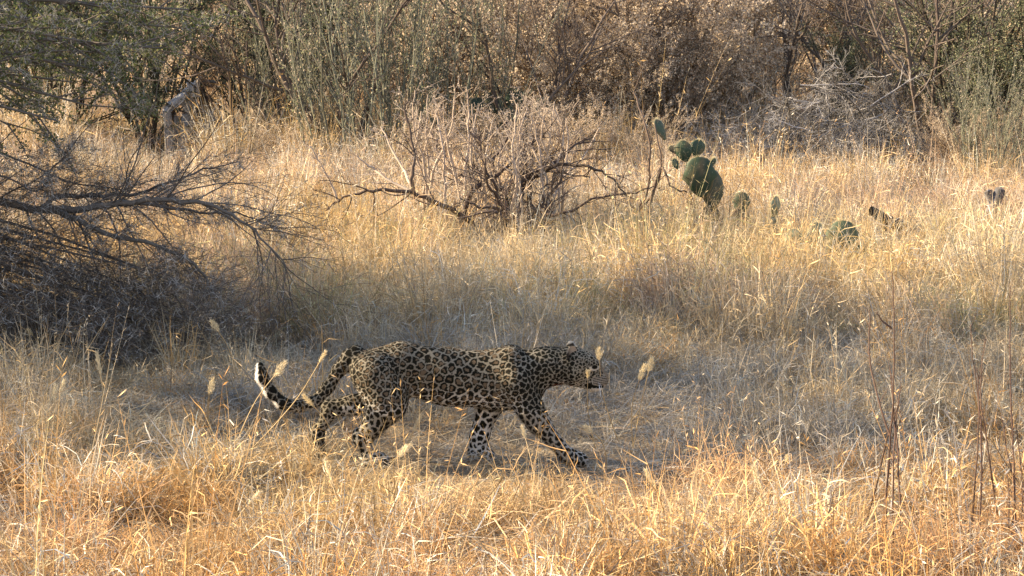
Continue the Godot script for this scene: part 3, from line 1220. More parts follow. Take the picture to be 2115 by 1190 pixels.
		var b: Vector3 = e - at
		limb(k, [Vector3(0.1, 1.6, 0), b * 0.5 + Vector3(0, 1.0 + rf(0, 0.4), rf(-0.3, 0.3)), b], 0.035, 0.005, tipP)
		part("branch", k, M.wood, root)
	k = Kit.new()
	var green := [Color(0.10, 0.13, 0.05), Color(0.15, 0.175, 0.07), Color(0.075, 0.10, 0.04), Color(0.22, 0.22, 0.10)]
	leaves(k, 60.0, 0.026, 0.035, green, 0.5)
	part("foliage", k, M.leaf, root, "stuff")
	# long white thorns in pairs
	k = Kit.new()
	for chain_ in [spots, low]:
		var share := 0.7 if chain_ == spots else 0.45
		for pts: PackedVector3Array in chain_:
			if rng.randf() > share * 0.5:
				continue
			for r in 2:
				var i := rng.randi() % (pts.size() - 1)
				var t := (pts[i + 1] - pts[i]).normalized()
				var s := perp(t)
				for e in [-1.0, 1.0]:
					var d: Vector3 = (s * e + t * 0.35 + rv() * 0.2).normalized()
					k.tube(PackedVector3Array([pts[i], pts[i] + d * rf(0.025, 0.06)]), 0.0016, 0.0004, 3, shade(Color(0.42, 0.41, 0.38), rf(0.6, 1.3)))
	part("thorns", k, M.wood, root, "stuff")


func make_dead_shrub() -> void:
	rng.seed = 313
	spots = []
	var at := onto(Vector3(-0.02, 0, -7.6))
	var root := thing("bare_shrub", "bare brown shrub with crooked branches in the middle of the grass", "shrub", at)
	var P := {"seg": 0.07, "wig": 0.2, "lift": 0.3, "kids": [10, 4, 2], "from": 0.2, "angle": 0.85, "ratio": 0.32, "leaf_level": 2, "col": Color(0.115, 0.085, 0.07), "rmin": 0.0022}
	var D := 19.6
	var paths := [
		[0.022, [Vector3(-0.421, -0.043, -7.5), Vector3(-0.42, 0.229, -7.5), Vector3(-0.318, 0.487, -7.5), Vector3(-0.071, 0.642, -7.6), Vector3(0.112, 0.798, -7.7), Vector3(0.277, 0.906, -7.8)]],
		[0.018, [Vector3(-0.233, 0.055, -7.4), Vector3(-0.392, 0.273, -7.3), Vector3(-0.625, 0.413, -7.2), Vector3(-0.816, 0.506, -7.1), Vector3(-1.049, 0.547, -7), Vector3(-1.231, 0.523, -7), Vector3(-1.413, 0.455, -7), Vector3(-1.525, 0.376, -7)]],
		[0.014, [Vector3(-0.816, 0.518, -7.1), Vector3(-0.815, 0.666, -7.1), Vector3(-0.806, 0.866, -7.2), Vector3(-0.876, 1.151, -7.3), Vector3(-0.863, 1.25, -7.4)]],
		[0.011, [Vector3(-0.82, 0.513, -7.2), Vector3(-0.916, 0.686, -7.4), Vector3(-1.016, 0.861, -7.5), Vector3(-1.101, 1.001, -7.6)]],
		[0.011, [Vector3(-0.816, 0.506, -7.1), Vector3(-1.027, 0.602, -7.2), Vector3(-1.152, 0.686, -7.3), Vector3(-1.279, 0.791, -7.3)]],
		[0.016, [Vector3(-0.297, 0.025, -7.6), Vector3(-0.323, 0.494, -7.8), Vector3(-0.534, 0.573, -8), Vector3(-0.636, 0.707, -8.1), Vector3(-0.655, 0.839, -8.2)]],
		[0.018, [Vector3(0.095, 0.055, -7.4), Vector3(0.095, 0.229, -7.3), Vector3(-0.046, 0.356, -7.2), Vector3(-0.256, 0.386, -7.1), Vector3(-0.427, 0.462, -7.1)]],
		[0.022, [Vector3(0.112, 0.019, -7.5), Vector3(0.067, 0.33, -7.6), Vector3(0.113, 0.564, -7.7), Vector3(0.372, 0.684, -7.8), Vector3(0.55, 0.817, -7.9), Vector3(0.681, 0.864, -8)]],
		[0.02, [Vector3(0.154, -0.011, -7.7), Vector3(0.142, 0.448, -7.8), Vector3(0.171, 0.597, -7.8), Vector3(0.368, 0.613, -7.6), Vector3(0.654, 0.589, -7.5)]],
		[0.014, [Vector3(0.17, 0.547, -7.7), Vector3(0.338, 0.682, -7.5), Vector3(0.594, 0.694, -7.4), Vector3(0.788, 0.629, -7.3), Vector3(0.961, 0.449, -7.2)]],
		[0.013, [Vector3(0.212, 0.137, -7.4), Vector3(0.283, 0.286, -7.3), Vector3(0.37, 0.316, -7.2), Vector3(0.53, 0.356, -7.2), Vector3(0.701, 0.457, -7.2), Vector3(0.952, 0.485, -7.2), Vector3(1.173, 0.537, -7.3)]],
		[0.016, [Vector3(0.01, -0.032, -7.7), Vector3(-0.023, 0.328, -7.8), Vector3(-0.163, 0.643, -7.9), Vector3(-0.048, 0.852, -8), Vector3(0.023, 1.017, -8.1)]],
		[0.016, [Vector3(0.06, -0.063, -7.9), Vector3(0.073, 0.384, -8), Vector3(0.178, 0.654, -8.2), Vector3(0.196, 0.928, -8.4)]],
		[0.014, [Vector3(-0.071, 0.029, -7.3), Vector3(-0.07, 0.328, -7.2), Vector3(-0.149, 0.502, -7.1), Vector3(-0.227, 0.674, -7), Vector3(-0.219, 0.912, -7)]],
		[0.012, [Vector3(0.258, -0.006, -7.8), Vector3(0.343, 0.301, -8), Vector3(0.43, 0.485, -8.2), Vector3(0.6, 0.642, -8.3), Vector3(0.77, 0.928, -8.4)]],
		[0.014, [Vector3(-0.153, 0.004, -7.6), Vector3(-0.175, 0.286, -7.8), Vector3(-0.407, 0.414, -8.1), Vector3(-0.558, 0.642, -8.3), Vector3(-0.753, 0.909, -8.5)]],
		[0.012, [Vector3(0.018, 0.065, -7.2), Vector3(0.002, 0.342, -7.1), Vector3(0.034, 0.595, -7), Vector3(0.01, 0.912, -7), Vector3(0.041, 1.238, -7.1)]],
		[0.011, [Vector3(0.177, -0.057, -8), Vector3(0.229, 0.274, -8.2), Vector3(0.305, 0.642, -8.3), Vector3(0.369, 1.139, -8.4)]],
		[0.011, [Vector3(-0.031, -0.057, -8), Vector3(-0.116, 0.274, -8.2), Vector3(-0.305, 0.642, -8.3), Vector3(-0.348, 1.118, -8.4)]],
		[0.01, [Vector3(-0.642, 0.061, -8.2), Vector3(-0.707, 0.43, -8.3), Vector3(-0.75, 0.758, -8.4), Vector3(-0.734, 1.193, -8.5)]],
		[0.01, [Vector3(-0.532, 0.048, -8), Vector3(-0.599, 0.358, -8.2), Vector3(-0.832, 0.642, -8.3), Vector3(-0.791, 1.055, -8.4)]],
		[0.016, [Vector3(0.07, 0.068, -7.1), Vector3(0.018, 0.236, -7), Vector3(-0.108, 0.37, -6.9), Vector3(-0.285, 0.37, -6.9), Vector3(-0.463, 0.31, -6.9)]],
		[0.016, [Vector3(0.171, 0.038, -7.3), Vector3(0.25, 0.207, -7.2), Vector3(0.328, 0.342, -7.1), Vector3(0.32, 0.502, -7.1)]],
		[0.009, [Vector3(-1.413, 0.455, -7), Vector3(-1.49, 0.615, -7), Vector3(-1.567, 0.773, -7), Vector3(-1.644, 0.904, -7)]]]
	for q in 18:
		var b: Vector3 = Vector3(-0.031, 0.004, -7.6) + Vector3(rf(-0.75, 0.45), rf(0.1, 0.3), rf(-0.4, 0.3))
		var up := Vector3(rf(-0.25, 0.3), rf(0.85, 1.15), rf(-0.2, 0.2))
		paths.append([rf(0.0085, 0.0125), [b, b + up * 0.35 + rv() * 0.05, b + up * 0.7 + rv() * 0.08, b + up]])
	for q in 13:
		var b: Vector3 = Vector3(-0.031, 0.004, -7.6) + Vector3(rf(-0.28, 0.28), 0, rf(-0.25, 0.25))
		var up := Vector3(rf(-0.45, 0.45), rf(0.6, 1.0), rf(-0.25, 0.25)) * rf(0.6, 1.3)
		paths.append([rf(0.008, 0.016), [b, b + up * 0.4 + rv() * 0.06, b + up * 0.75 + rv() * 0.08, b + up]])
	for e in paths:
		var local := []
		for p: Vector3 in e[1]:
			local.append(p - at)
		var k := Kit.new()
		P.col = Color(0.40, 0.33, 0.265) if e[0] < 0.0125 else Color(0.085, 0.064, 0.054)
		limb(k, local, e[0] * 1.4, 0.005, P)
		part("branch", k, M.wood, root)
	var puffs := Kit.new()
	for q in spots.size():
		if q % 3:
			spots[q] = PackedVector3Array([Vector3(0, 0.1, 0), Vector3(0, 0.1, 0)])
	leaves(puffs, 16.0, 0.022, 0.02, [Color(0.50, 0.44, 0.36), Color(0.36, 0.30, 0.24)], 0.5)
	part("dry_leaves", puffs, M.leaf, root, "stuff")
	# curved sapling to its right
	var at2 := onto(Vector3(1.137, 0, -8.385))
	var sap := thing("curved_sapling", "two curved bare stems standing left of the large prickly pear", "sapling", at2)
	for e in [[Vector3(1.094, 0.161, -8.4), Vector3(1.177, 0.332, -8.4), Vector3(1.202, 0.642, -8.3), Vector3(1.161, 0.938, -8.3), Vector3(1.055, 1.223, -8.4)], [Vector3(1.107, 0.161, -8.4), Vector3(1.235, 0.345, -8.3), Vector3(1.285, 0.612, -8.2), Vector3(1.231, 0.969, -8.2)], [Vector3(1.107, 0.118, -8.4), Vector3(1.029, 0.247, -8.4), Vector3(0.906, 0.341, -8.5), Vector3(0.781, 0.392, -8.6)], [Vector3(1.285, 0.57, -8.2), Vector3(1.368, 0.435, -8.1), Vector3(1.515, 0.38, -8.1)]]:
		var local := [Vector3(0, -0.05, 0)]
		for p: Vector3 in e:
			local.append(p - at2)
		var k := Kit.new()
		limb(k, local, 0.016, 0.006, {"seg": 0.07, "wig": 0.2, "lift": 0.2, "kids": [4, 2], "from": 0.3, "angle": 0.8, "ratio": 0.25, "leaf_level": 3, "col": Color(0.16, 0.12, 0.095)})
		part("stem", k, M.wood, sap)


func make_brush_pile() -> void:
	rng.seed = 515
	spots = []
	var at := onto(Vector3(3.213, 0, -12.2))
	var root := thing("brush_pile", "tangled heap of grey thorny brushwood behind the grass at right", "brush pile", at)
	var P := {"seg": 0.08, "wig": 0.26, "lift": -0.15, "kids": [9, 5, 1], "from": 0.1, "angle": 0.9, "ratio": 0.42, "leaf_level": 9, "rmin": 0.0018, "col": Color(0.17, 0.155, 0.145)}
	for i in 180:
		var a := rf(0, TAU)
		var r := sqrt(rng.randf())
		var p := Vector3(cos(a) * r * 1.3, 0, sin(a) * r * 0.6)
		p.y = (1.0 - r * r * 0.85) * rf(0.1, 1.0) + 0.12
		var d := rv()
		d.y *= 0.4
		var k := Kit.new()
		P.col = shade(Color(0.27, 0.26, 0.255) if i % 4 else Color(0.10, 0.09, 0.08), rf(0.7, 1.3))
		grow(k, p - d * 0.25, d, rf(0.4, 0.75), rf(0.004, 0.009), 0, P)
		part("dead_branch", k, M.wood, root)


# ---------------------------------------------------------------- cacti, wood
func pad(parent: Node, foot: Vector3, up: Vector3, face: Vector3, wide: float, tall: float, col: Color) -> Vector3:
	var k := Kit.new()
	var u := up.normalized()
	var s := u.cross(face).normalized()
	var f := s.cross(u).normalized()
	var rows := 12
	var cols := 18
	var thick := wide * 0.065 + 0.006
	for i in rows + 1:
		var t := PI * i / rows
		var h := 0.5 - 0.5 * cos(t)
		var w := sin(t) * (0.62 + 0.38 * smoothstep(0.0, 0.55, h)) * wide * 0.5 * (1.0 + noise.get_noise_2d(h * 8.0 + foot.x * 50.0, foot.y * 50.0) * 0.25)
		for j in cols:
			var a := TAU * j / cols
			var bump := 1.0 + noise.get_noise_3d(j * 9.0, i * 9.0, foot.x * 40.0) * 0.12
			var p := foot + u * h * tall + s * cos(a) * w + f * sin(a) * sin(t) * thick * bump
			var nn := (s * cos(a) * 0.4 + f * sin(a) * 1.2 - u * cos(t) * 0.5).normalized()
			var spot := noise.get_noise_3d(p.x * 30.0 + foot.y * 90.0, p.y * 30.0, p.z * 30.0)
			var cc := shade(col, rf(0.85, 1.15)).lerp(Color(0.16, 0.12, 0.07), clampf(spot * 2.2 - 0.25, 0, 0.8))
			k.vert(p, nn, cc.lerp(Color(0.16, 0.17, 0.08), clampf(0.5 - sin(t) * 0.9, 0, 0.5)))
	for i in rows:
		for j in cols:
			var a := i * cols + j
			var b := i * cols + (j + 1) % cols
			k.ix.append_array([a, b, a + cols, b, b + cols, a + cols])
	var o := part("pad", k, M.cactus, parent)
	var sp := Kit.new()
	for q in 22:
		var h := rf(0.08, 0.92)
		var across := rf(-0.85, 0.85) * sin(PI * h) * 0.5 * wide
		for sgn in [-1.0, 1.0]:
			var p: Vector3 = foot + u * h * tall + s * across + f * sgn * thick * 0.85
			for e in 2:
				sp.tube(PackedVector3Array([p, p + (f * sgn + rv() * 0.9).normalized() * rf(0.01, 0.02)]), 0.0008, 0.0003, 3, Color(0.34, 0.32, 0.25))
	for q in 26:
		var a := PI * (0.06 + 0.88 * q / 25.0)
		var h := 0.55 + 0.45 * sin(a)
		var wr := sin(acos(clampf(1.0 - 2.0 * h, -1, 1))) * (0.62 + 0.38 * smoothstep(0.0, 0.55, h)) * wide * 0.5
		var p := foot + u * h * tall + s * signf(cos(a)) * wr
		for e in 3:
			sp.tube(PackedVector3Array([p, p + (u * sin(a) + s * cos(a) + rv() * 0.7).normalized() * rf(0.012, 0.026)]), 0.0014, 0.0004, 3, Color(0.62, 0.56, 0.36))
	part("spines", sp, M.wood, o, "stuff")
	return foot + u * tall * 0.97


func make_cacti() -> void:
	rng.seed = 616
	var g := Color(0.038, 0.062, 0.041)
	var g2 := Color(0.062, 0.085, 0.055)
	var old := Color(0.085, 0.075, 0.05)
	var group := "prickly pear cacti in the grass"
	var at := onto(Vector3(1.619, 0, -7.762))
	var c := thing("prickly_pear", "large dark green prickly pear with stacked pads right of the curved sapling", "cactus", at, group)
	var b := func(px: Vector3) -> Vector3: return px - at
	var fwd := Vector3(0.1, 0.1, 1)
	pad(c, b.call(Vector3(1.722, -0.043, -8.1)), Vector3(-0.05, 1, 0), Vector3(0.3, 0, 1), 0.24, 0.32, old)
	pad(c, b.call(Vector3(1.743, 0.22, -8.1)), Vector3(-0.08, 1, -0.05), Vector3(0.6, 0.05, 1), 0.27, 0.36, shade(old, 1.1).lerp(g, 0.6))
	pad(c, b.call(Vector3(1.633, 0.351, -8)), Vector3(-0.12, 1, 0.1), Vector3(-0.1, 0.1, 1), 0.29, 0.36, g)
	pad(c, b.call(Vector3(1.503, 0.645, -8.1)), Vector3(-0.25, 1, 0), Vector3(-0.2, 0, 1), 0.15, 0.19, g)
	pad(c, b.call(Vector3(1.582, 0.677, -8.15)), Vector3(0.25, 1, -0.1), Vector3(0.4, 0, 1), 0.14, 0.16, shade(g, 1.1))
	pad(c, b.call(Vector3(1.468, 0.713, -8.2)), Vector3(-1, 0.45, 0), Vector3(0.1, 0.3, 1), 0.07, 0.12, old)
	pad(c, b.call(Vector3(1.328, 0.817, -8.25)), Vector3(-0.45, 1, 0), Vector3(0.8, 0, 0.7), 0.12, 0.2, g2)
	pad(c, b.call(Vector3(1.426, 0.588, -8.05)), Vector3(-0.4, 1, 0), Vector3(0.6, 0, 0.8), 0.07, 0.1, g2)
	pad(c, b.call(Vector3(1.721, 0.603, -8.1)), Vector3(0.3, 1, 0), Vector3(0.6, 0, 0.8), 0.06, 0.08, g2)
	var heap_at := onto(Vector3(1.706, 0, -7.817))
	var heap := thing("twig_heap", "dark heap of dead twigs at the foot of the large prickly pear", "twigs", heap_at)
	for i in 16:
		var k := Kit.new()
		var d := rv()
		d.y = absf(d.y) * 0.8
		grow(k, Vector3(rf(-0.25, 0.2), rf(0.0, 0.12), rf(-0.1, 0.2)), d, rf(0.25, 0.55), rf(0.004, 0.009), 0, {"seg": 0.06, "wig": 0.25, "lift": 0.0, "kids": [5, 3], "from": 0.2, "angle": 0.8, "ratio": 0.4, "leaf_level": 9, "col": Color(0.085, 0.07, 0.06), "rmin": 0.002})
		part("twig", k, M.wood, heap)
	at = onto(Vector3(1.994, 0, -8.327))
	c = thing("prickly_pear", "small prickly pear of two pads beside the large one", "cactus", at, group)
	pad(c, Vector3(0, 0.08, 0), Vector3(0.05, 1, 0), Vector3(0.1, 0.1, 1), 0.16, 0.18, old)
	pad(c, Vector3(0.0, 0.2, 0), Vector3(0.1, 1, 0), Vector3(-0.2, 0.1, 1), 0.16, 0.19, shade(g2, 0.9))
	at = onto(Vector3(2.584, 0, -6.238))
	c = thing("prickly_pear", "round pale green prickly pear alone in the grass below the charred log", "cactus", at, group)
	pad(c, Vector3(-0.02, 0.02, 0), Vector3(0, 1, 0.05), Vector3(0.2, 0.2, 1), 0.22, 0.24, shade(g2, 1.1))
	pad(c, Vector3(0.01, 0.16, 0.01), Vector3(0.05, 1, -0.1), Vector3(-0.1, 0.15, 1), 0.24, 0.24, shade(g2, 1.15))
	pad(c, Vector3(0.08, 0.05, 0.02), Vector3(0.6, 1, 0), Vector3(0.4, 0.2, 1), 0.13, 0.18, g2)
	at = onto(Vector3(2.435, 0, -6.72))
	c = thing("prickly_pear", "greyish prickly pear half hidden in grass left of the round one", "cactus", at, group)
	var dusty := Color(0.20, 0.23, 0.16)
	pad(c, Vector3(0, 0.04, 0), Vector3(0.1, 1, 0), Vector3(0.5, 0, 1), 0.18, 0.26, dusty)
	pad(c, Vector3(-0.1, 0.06, 0), Vector3(-0.5, 1, 0), Vector3(-0.3, 0, 1), 0.14, 0.2, dusty)
	at = onto(Vector3(2.199, 0, -7.491))
	c = thing("prickly_pear", "narrow upright grey-green prickly pear between the large and the round one", "cactus", at, group)
	pad(c, Vector3(0, 0.05, 0), Vector3(-0.05, 1, 0), Vector3(0.8, 0, 0.6), 0.15, 0.22, dusty)
	pad(c, Vector3(0, 0.25, 0), Vector3(0.1, 1, 0), Vector3(0.7, 0, 0.7), 0.13, 0.18, dusty)
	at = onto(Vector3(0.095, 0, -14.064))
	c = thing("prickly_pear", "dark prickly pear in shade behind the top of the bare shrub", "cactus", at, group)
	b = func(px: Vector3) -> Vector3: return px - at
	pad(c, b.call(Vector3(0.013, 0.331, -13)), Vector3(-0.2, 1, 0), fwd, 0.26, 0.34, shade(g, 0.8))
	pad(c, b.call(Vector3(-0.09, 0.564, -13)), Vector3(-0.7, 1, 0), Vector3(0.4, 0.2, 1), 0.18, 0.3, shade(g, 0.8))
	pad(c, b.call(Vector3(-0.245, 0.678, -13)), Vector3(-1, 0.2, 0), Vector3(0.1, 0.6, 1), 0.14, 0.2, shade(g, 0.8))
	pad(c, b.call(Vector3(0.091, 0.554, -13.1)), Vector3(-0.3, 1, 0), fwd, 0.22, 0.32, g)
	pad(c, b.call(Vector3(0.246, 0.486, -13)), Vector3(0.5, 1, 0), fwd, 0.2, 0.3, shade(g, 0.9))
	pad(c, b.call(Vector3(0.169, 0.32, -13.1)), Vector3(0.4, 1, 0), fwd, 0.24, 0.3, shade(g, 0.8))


func make_stump() -> void:
	rng.seed = 717
	var at := onto(Vector3(-3.654, 0, -14.399))
	var D := 26.0
	var root := thing("broken_stump", "grey weathered broken stump of splintered wood under the thorny crown", "stump", at)
	var grey := Color(0.47, 0.475, 0.485)
	var rel := func(p: Vector3) -> Vector3: return p - at
	# leaning slabs that split apart from a torn top
	var slabs := [
		[Vector3(-3.517, 0.8, -14), Vector3(-3.827, 0.529, -13.8), 0.05, 0.035, grey, "slab"],
		[Vector3(-3.473, 0.832, -14), Vector3(-3.666, 0.601, -14), 0.045, 0.05, grey, "slab"],
		[Vector3(-3.805, 0.55, -13.8), Vector3(-3.801, -0.008, -13.9), 0.045, 0.05, shade(grey, 0.75), "post"],
		[Vector3(-3.539, 0.762, -14), Vector3(-3.665, -0.02, -14), 0.06, 0.07, shade(grey, 0.8), "post"],
		[Vector3(-3.5, 0.816, -14), Vector3(-3.535, 0.369, -13.9), 0.035, 0.03, Color(0.40, 0.33, 0.26), "splinter"],
		[Vector3(-3.459, 0.785, -14.05), Vector3(-3.355, 0.43, -14.1), 0.045, 0.05, Color(0.20, 0.14, 0.11), "limb"],
		[Vector3(-3.521, 0.601, -14), Vector3(-3.43, 0.37, -14), 0.04, 0.05, Color(0.13, 0.085, 0.065), "limb"],
		[Vector3(-3.496, 0.403, -14.1), Vector3(-3.534, -0.086, -14.1), 0.07, 0.09, Color(0.12, 0.07, 0.05), "core"],
		[Vector3(-3.723, 0.467, -14), Vector3(-3.719, -0.02, -14), 0.03, 0.04, shade(grey, 0.6), "post"],
		[Vector3(-3.355, 0.441, -14.1), Vector3(-3.269, 0.424, -14.1), 0.02, 0.012, grey, "splinter"],
		[Vector3(-3.461, 0.87, -14), Vector3(-3.35, 0.807, -14.3), 0.035, 0.04, Color(0.34, 0.27, 0.22), "splinter"],
		[Vector3(-3.516, 0.691, -13.9), Vector3(-3.576, 0.878, -13.9), 0.02, 0.008, grey, "splinter"],
		[Vector3(-3.474, 0.691, -13.9), Vector3(-3.437, 0.915, -13.9), 0.022, 0.006, Color(0.42, 0.35, 0.28), "splinter"]]
	for s in slabs:
		var k := Kit.new()
		var a: Vector3 = rel.call(s[0])
		var b: Vector3 = rel.call(s[1])
		var pts := smooth_path([a, a.lerp(b, 0.35) + rv() * 0.02, a.lerp(b, 0.7) + rv() * 0.02, b], 4)
		k.tube(pts, s[2], s[3], 7, s[4], shade(s[4], 0.85))
		# raised fibres along the weathered wood
		for q in 9:
			var off: Vector3 = perp(b - a) * s[2] * 0.95
			var fp := PackedVector3Array()
			for i in range(0, pts.size(), 3):
				fp.append(pts[i] + off + rv() * 0.006)
			k.tube(fp, 0.007, 0.004, 4, shade(s[4], rf(0.6, 1.35)))
		part(s[5], k, M.oldwood, root)
	# charred log and knobbly stump at the right
	at = onto(Vector3(3.204, 0, -7.928))
	root = thing("charred_log", "short dark charred log sticking out of the grass at right", "log", at)
	var k := Kit.new()
	rel = func(p: Vector3) -> Vector3: return p - at
	k.tube(smooth_path([rel.call(Vector3(3.044, 0.269, -7.8)), rel.call(Vector3(3.124, 0.224, -7.8)), rel.call(Vector3(3.195, 0.178, -7.8)), rel.call(Vector3(3.32, 0.136, -7.8))]), 0.042, 0.055, 8, Color(0.025, 0.02, 0.018), Color(0.10, 0.075, 0.06))
	part("log", k, M.oldwood, root)
	k = Kit.new()
	k.tube(PackedVector3Array([rel.call(Vector3(3.179, 0.182, -7.8)), rel.call(Vector3(3.189, 0.119, -7.8)), rel.call(Vector3(3.175, 0.028, -7.8))]), 0.03, 0.02, 7, Color(0.02, 0.016, 0.014))
	part("snag", k, M.oldwood, root)
	at = onto(Vector3(4.297, 0, -8.772))
	root = thing("knobbly_stump", "small grey forked stump with rounded knobs near the right edge", "stump", at)
	rel = func(p: Vector3) -> Vector3: return p - at
	for e in [[[Vector3(4.257, 0.119, -8.7), Vector3(4.297, 0.206, -8.7), Vector3(4.333, 0.293, -8.7), Vector3(4.349, 0.328, -8.7)], 0.05, 0.055], [[Vector3(4.276, 0.171, -8.7), Vector3(4.257, 0.25, -8.7), Vector3(4.233, 0.315, -8.7)], 0.035, 0.04], [[Vector3(4.217, 0.023, -8.7), Vector3(4.245, 0.097, -8.7), Vector3(4.285, 0.184, -8.7)], 0.05, 0.045]]:
		k = Kit.new()
		var local := []
		for p: Vector3 in e[0]:
			local.append(rel.call(p))
		k.tube(smooth_path(local), e[1], e[2], 8, Color(0.17, 0.17, 0.19), Color(0.08, 0.08, 0.085))
		part("knob", k, M.oldwood, root)


# ---------------------------------------------------------------- single stalks in front
func stalk(foot: Vector3, top: Vector3, head: float, fat: float, label: String, col: Color) -> void:
	var at := onto(foot)
	var o := thing("grass_stalk", label, "grass stalk", at, "tall grass stalks with seed heads")
	var a := Vector3(0, -0.02, 0)
	var b := top - at
	var bow := perp(b) * 0.03
	var pts := smooth_path([a, a.lerp(b, 0.35) + bow * 0.8, a.lerp(b, 0.7) + bow, b], 4)
	var k := Kit.new()
	k.tube(pts, 0.0032, 0.0022, 4, col)
	head *= 1.35
	fat *= 1.4
	part("stem", k, M.grass, o)
	if head <= 0.0:
		return
	k = Kit.new()
	var d := (b - pts[pts.size() - 3]).normalized()
	for i in int(150 + head * 1500):
		var t := rng.randf()
		var w := fat * sin(PI * clampf(t * 0.85 + 0.1, 0, 1))
		var p := b + d * head * (t - 0.12) + perp(d) * w * sqrt(rng.randf()) * 0.5
		var al := (d + perp(d) * rf(0.15, 0.8)).normalized() * rf(0.012, 0.034)
		k.leaf(p, al, perp(al) * rf(0.0012, 0.0028), shade(Color(0.78, 0.68, 0.46), rf(0.75, 1.2)))
	part("seed_head", k, M.grass, o)


func make_stalks() -> void:
	rng.seed = 818
	var c := Color(0.60, 0.47, 0.27)
	# [foot, top of stem, head length, head width, label]
	var list := [
		[Vector3(-1.575, 0, -1.497), Vector3(-1.649, 0.543, -0.9), 0.10, 0.026, "tall stalk with a plump seed head under the acacia's twig tips"],
		[Vector3(-1.637, 0, -0.521), Vector3(-1.634, 0.292, -0.4), 0.10, 0.028, "short stalk with a fat upright seed head left of the tail tip"],
		[Vector3(-2.32, 0, -0.635), Vector3(-2.258, 0.362, -0.6), 0.09, 0.012, "thin pale stalk leaning right, before the dark tangle at left"],
		[Vector3(-2.422, 0, -0.189), Vector3(-2.435, 0.301, -0.2), 0.06, 0.018, "left one of a pair of seed heads at far left"],
		[Vector3(-2.409, 0, -0.189), Vector3(-2.404, 0.32, -0.2), 0.065, 0.018, "right, leaning one of a pair of seed heads at far left"],
		[Vector3(-1.493, 0, 0.023), Vector3(-1.228, 0.496, 0.1), 0.075, 0.03, "tufted seed head crossing in front of the tail tip"],
		[Vector3(-1.467, 0, 0.023), Vector3(-0.987, 0.586, 0.2), 0.05, 0.006, "long bare straw slanting across the tail"],
		[Vector3(-0.87, 0, 0.023), Vector3(-1.028, 0.362, 0.2), 0.07, 0.012, "straw leaning left beneath the leopard's tail"],
		[Vector3(-0.689, 0, 0.524), Vector3(-0.567, 0.165, 0.5), 0.07, 0.026, "pale seed head in front of the leopard's hind paw"],
		[Vector3(-0.654, 0, 0.023), Vector3(-0.51, 0.2, 0.1), 0.07, 0.010, "slim leaning seed head below the leopard's belly"],
		[Vector3(0.606, 0, -0.298), Vector3(0.452, 0.581, 0.1), 0.05, 0.024, "nodding seed head in front of the leopard's face"],
		[Vector3(0.502, 0, 0.023), Vector3(0.411, 0.219, 0.2), 0.06, 0.026, "drooping seed head above the leopard's front paw"],
		[Vector3(0.658, 0, -0.298), Vector3(0.663, 0.478, 0.1), 0.095, 0.024, "left one of two bright seed heads ahead of the leopard"],
		[Vector3(0.642, 0, -0.243), Vector3(0.708, 0.519, 0.1), 0.06, 0.024, "right one of two bright seed heads ahead of the leopard"],
		[Vector3(0.455, 0, -0.298), Vector3(0.393, 0.483, 0.1), 0.03, 0.006, "thin straw crossing the leopard's cheek"],
		[Vector3(-0.818, 0, 1.576), Vector3(-0.852, 0.2, 1.2), 0.12, 0.016, "tall pale seed head at front, under the leopard's hind legs"],
		[Vector3(-1.307, 0, 1.576), Vector3(-1.235, 0.133, 1.3), 0.09, 0.012, "leaning seed head in the front grass left of centre"],
		[Vector3(-0.337, 0, 1.998), Vector3(-0.161, 0.11, 1.6), 0.07, 0.012, "upper one of two crossed straw heads at front centre"],
		[Vector3(-0.272, 0, 2.021), Vector3(-0.203, 0.081, 1.7), 0.06, 0.012, "lower one of two crossed straw heads at front centre"],
		[Vector3(0.686, 0, 0.986), Vector3(0.681, 0.149, 1), 0.06, 0.016, "small upright seed head in the front right grass"],
		[Vector3(1.18, 0, 1.413), Vector3(1.176, 0.177, 1.2), 0.09, 0.014, "pale upright seed head in the golden patch at right"],
		[Vector3(1.417, 0, 0.127), Vector3(1.372, 0.169, 0.6), 0.05, 0.016, "small plump seed head at the shadow's edge at right"],
		[Vector3(1.928, 0, 1.33), Vector3(1.902, 0.229, 1.4), 0.09, 0.010, "straight pale stalk beside the dark stems at right"],
		[Vector3(1.011, 0, 1.998), Vector3(1.104, 0.081, 1.7), 0.08, 0.02, "frayed seed head at the bottom right of centre"],
		[Vector3(2.72, 0, -4.15), Vector3(2.756, 0.093, -4.6), 0.07, 0.02, "lone seed head in the middle grass at right"],
		[Vector3(-3.027, 0, -2.632), Vector3(-2.961, 0.271, -2.2), 0.08, 0.01, "leaning stalk in front of the dark tangle, nearest the left edge"],
		[Vector3(-2.759, 0, -2.945), Vector3(-2.706, 0.233, -2.4), 0.1, 0.010, "slim stalk in front of the dark acacia tangle"],
		[Vector3(1.268, 0, -7.762), Vector3(0.948, 0.096, -4), 0.0, 0.01, ""],
		[Vector3(-1.446, 0, 2.021), Vector3(-1.388, 0.042, 1.8), 0.1, 0.02, "frayed pale seed head at the bottom left"],
		[Vector3(0.129, 0, 0.427), Vector3(0.068, 0.233, 0.4), 0.05, 0.006, "thin straw between the leopard's front legs"],
		[Vector3(0.754, 0, -4.15), Vector3(0.862, 0.276, -5), 0.08, 0.014, "tall stalk with a narrow head below the bare shrub"],
		[Vector3(0.619, 0, -4.15), Vector3(0.62, 0.348, -5), 0.06, 0.012, "tall stalk left of another below the bare shrub"],
		[Vector3(0.98, 0, -4.243), Vector3(1.022, 0.204, -5), 0.08, 0.018, "seed head left of the round prickly pear's grass"]]
	for e in list:
		if e[4] == "":
			continue
		stalk(e[0], e[1], e[2], e[3], e[4], shade(c, rf(0.85, 1.15)))
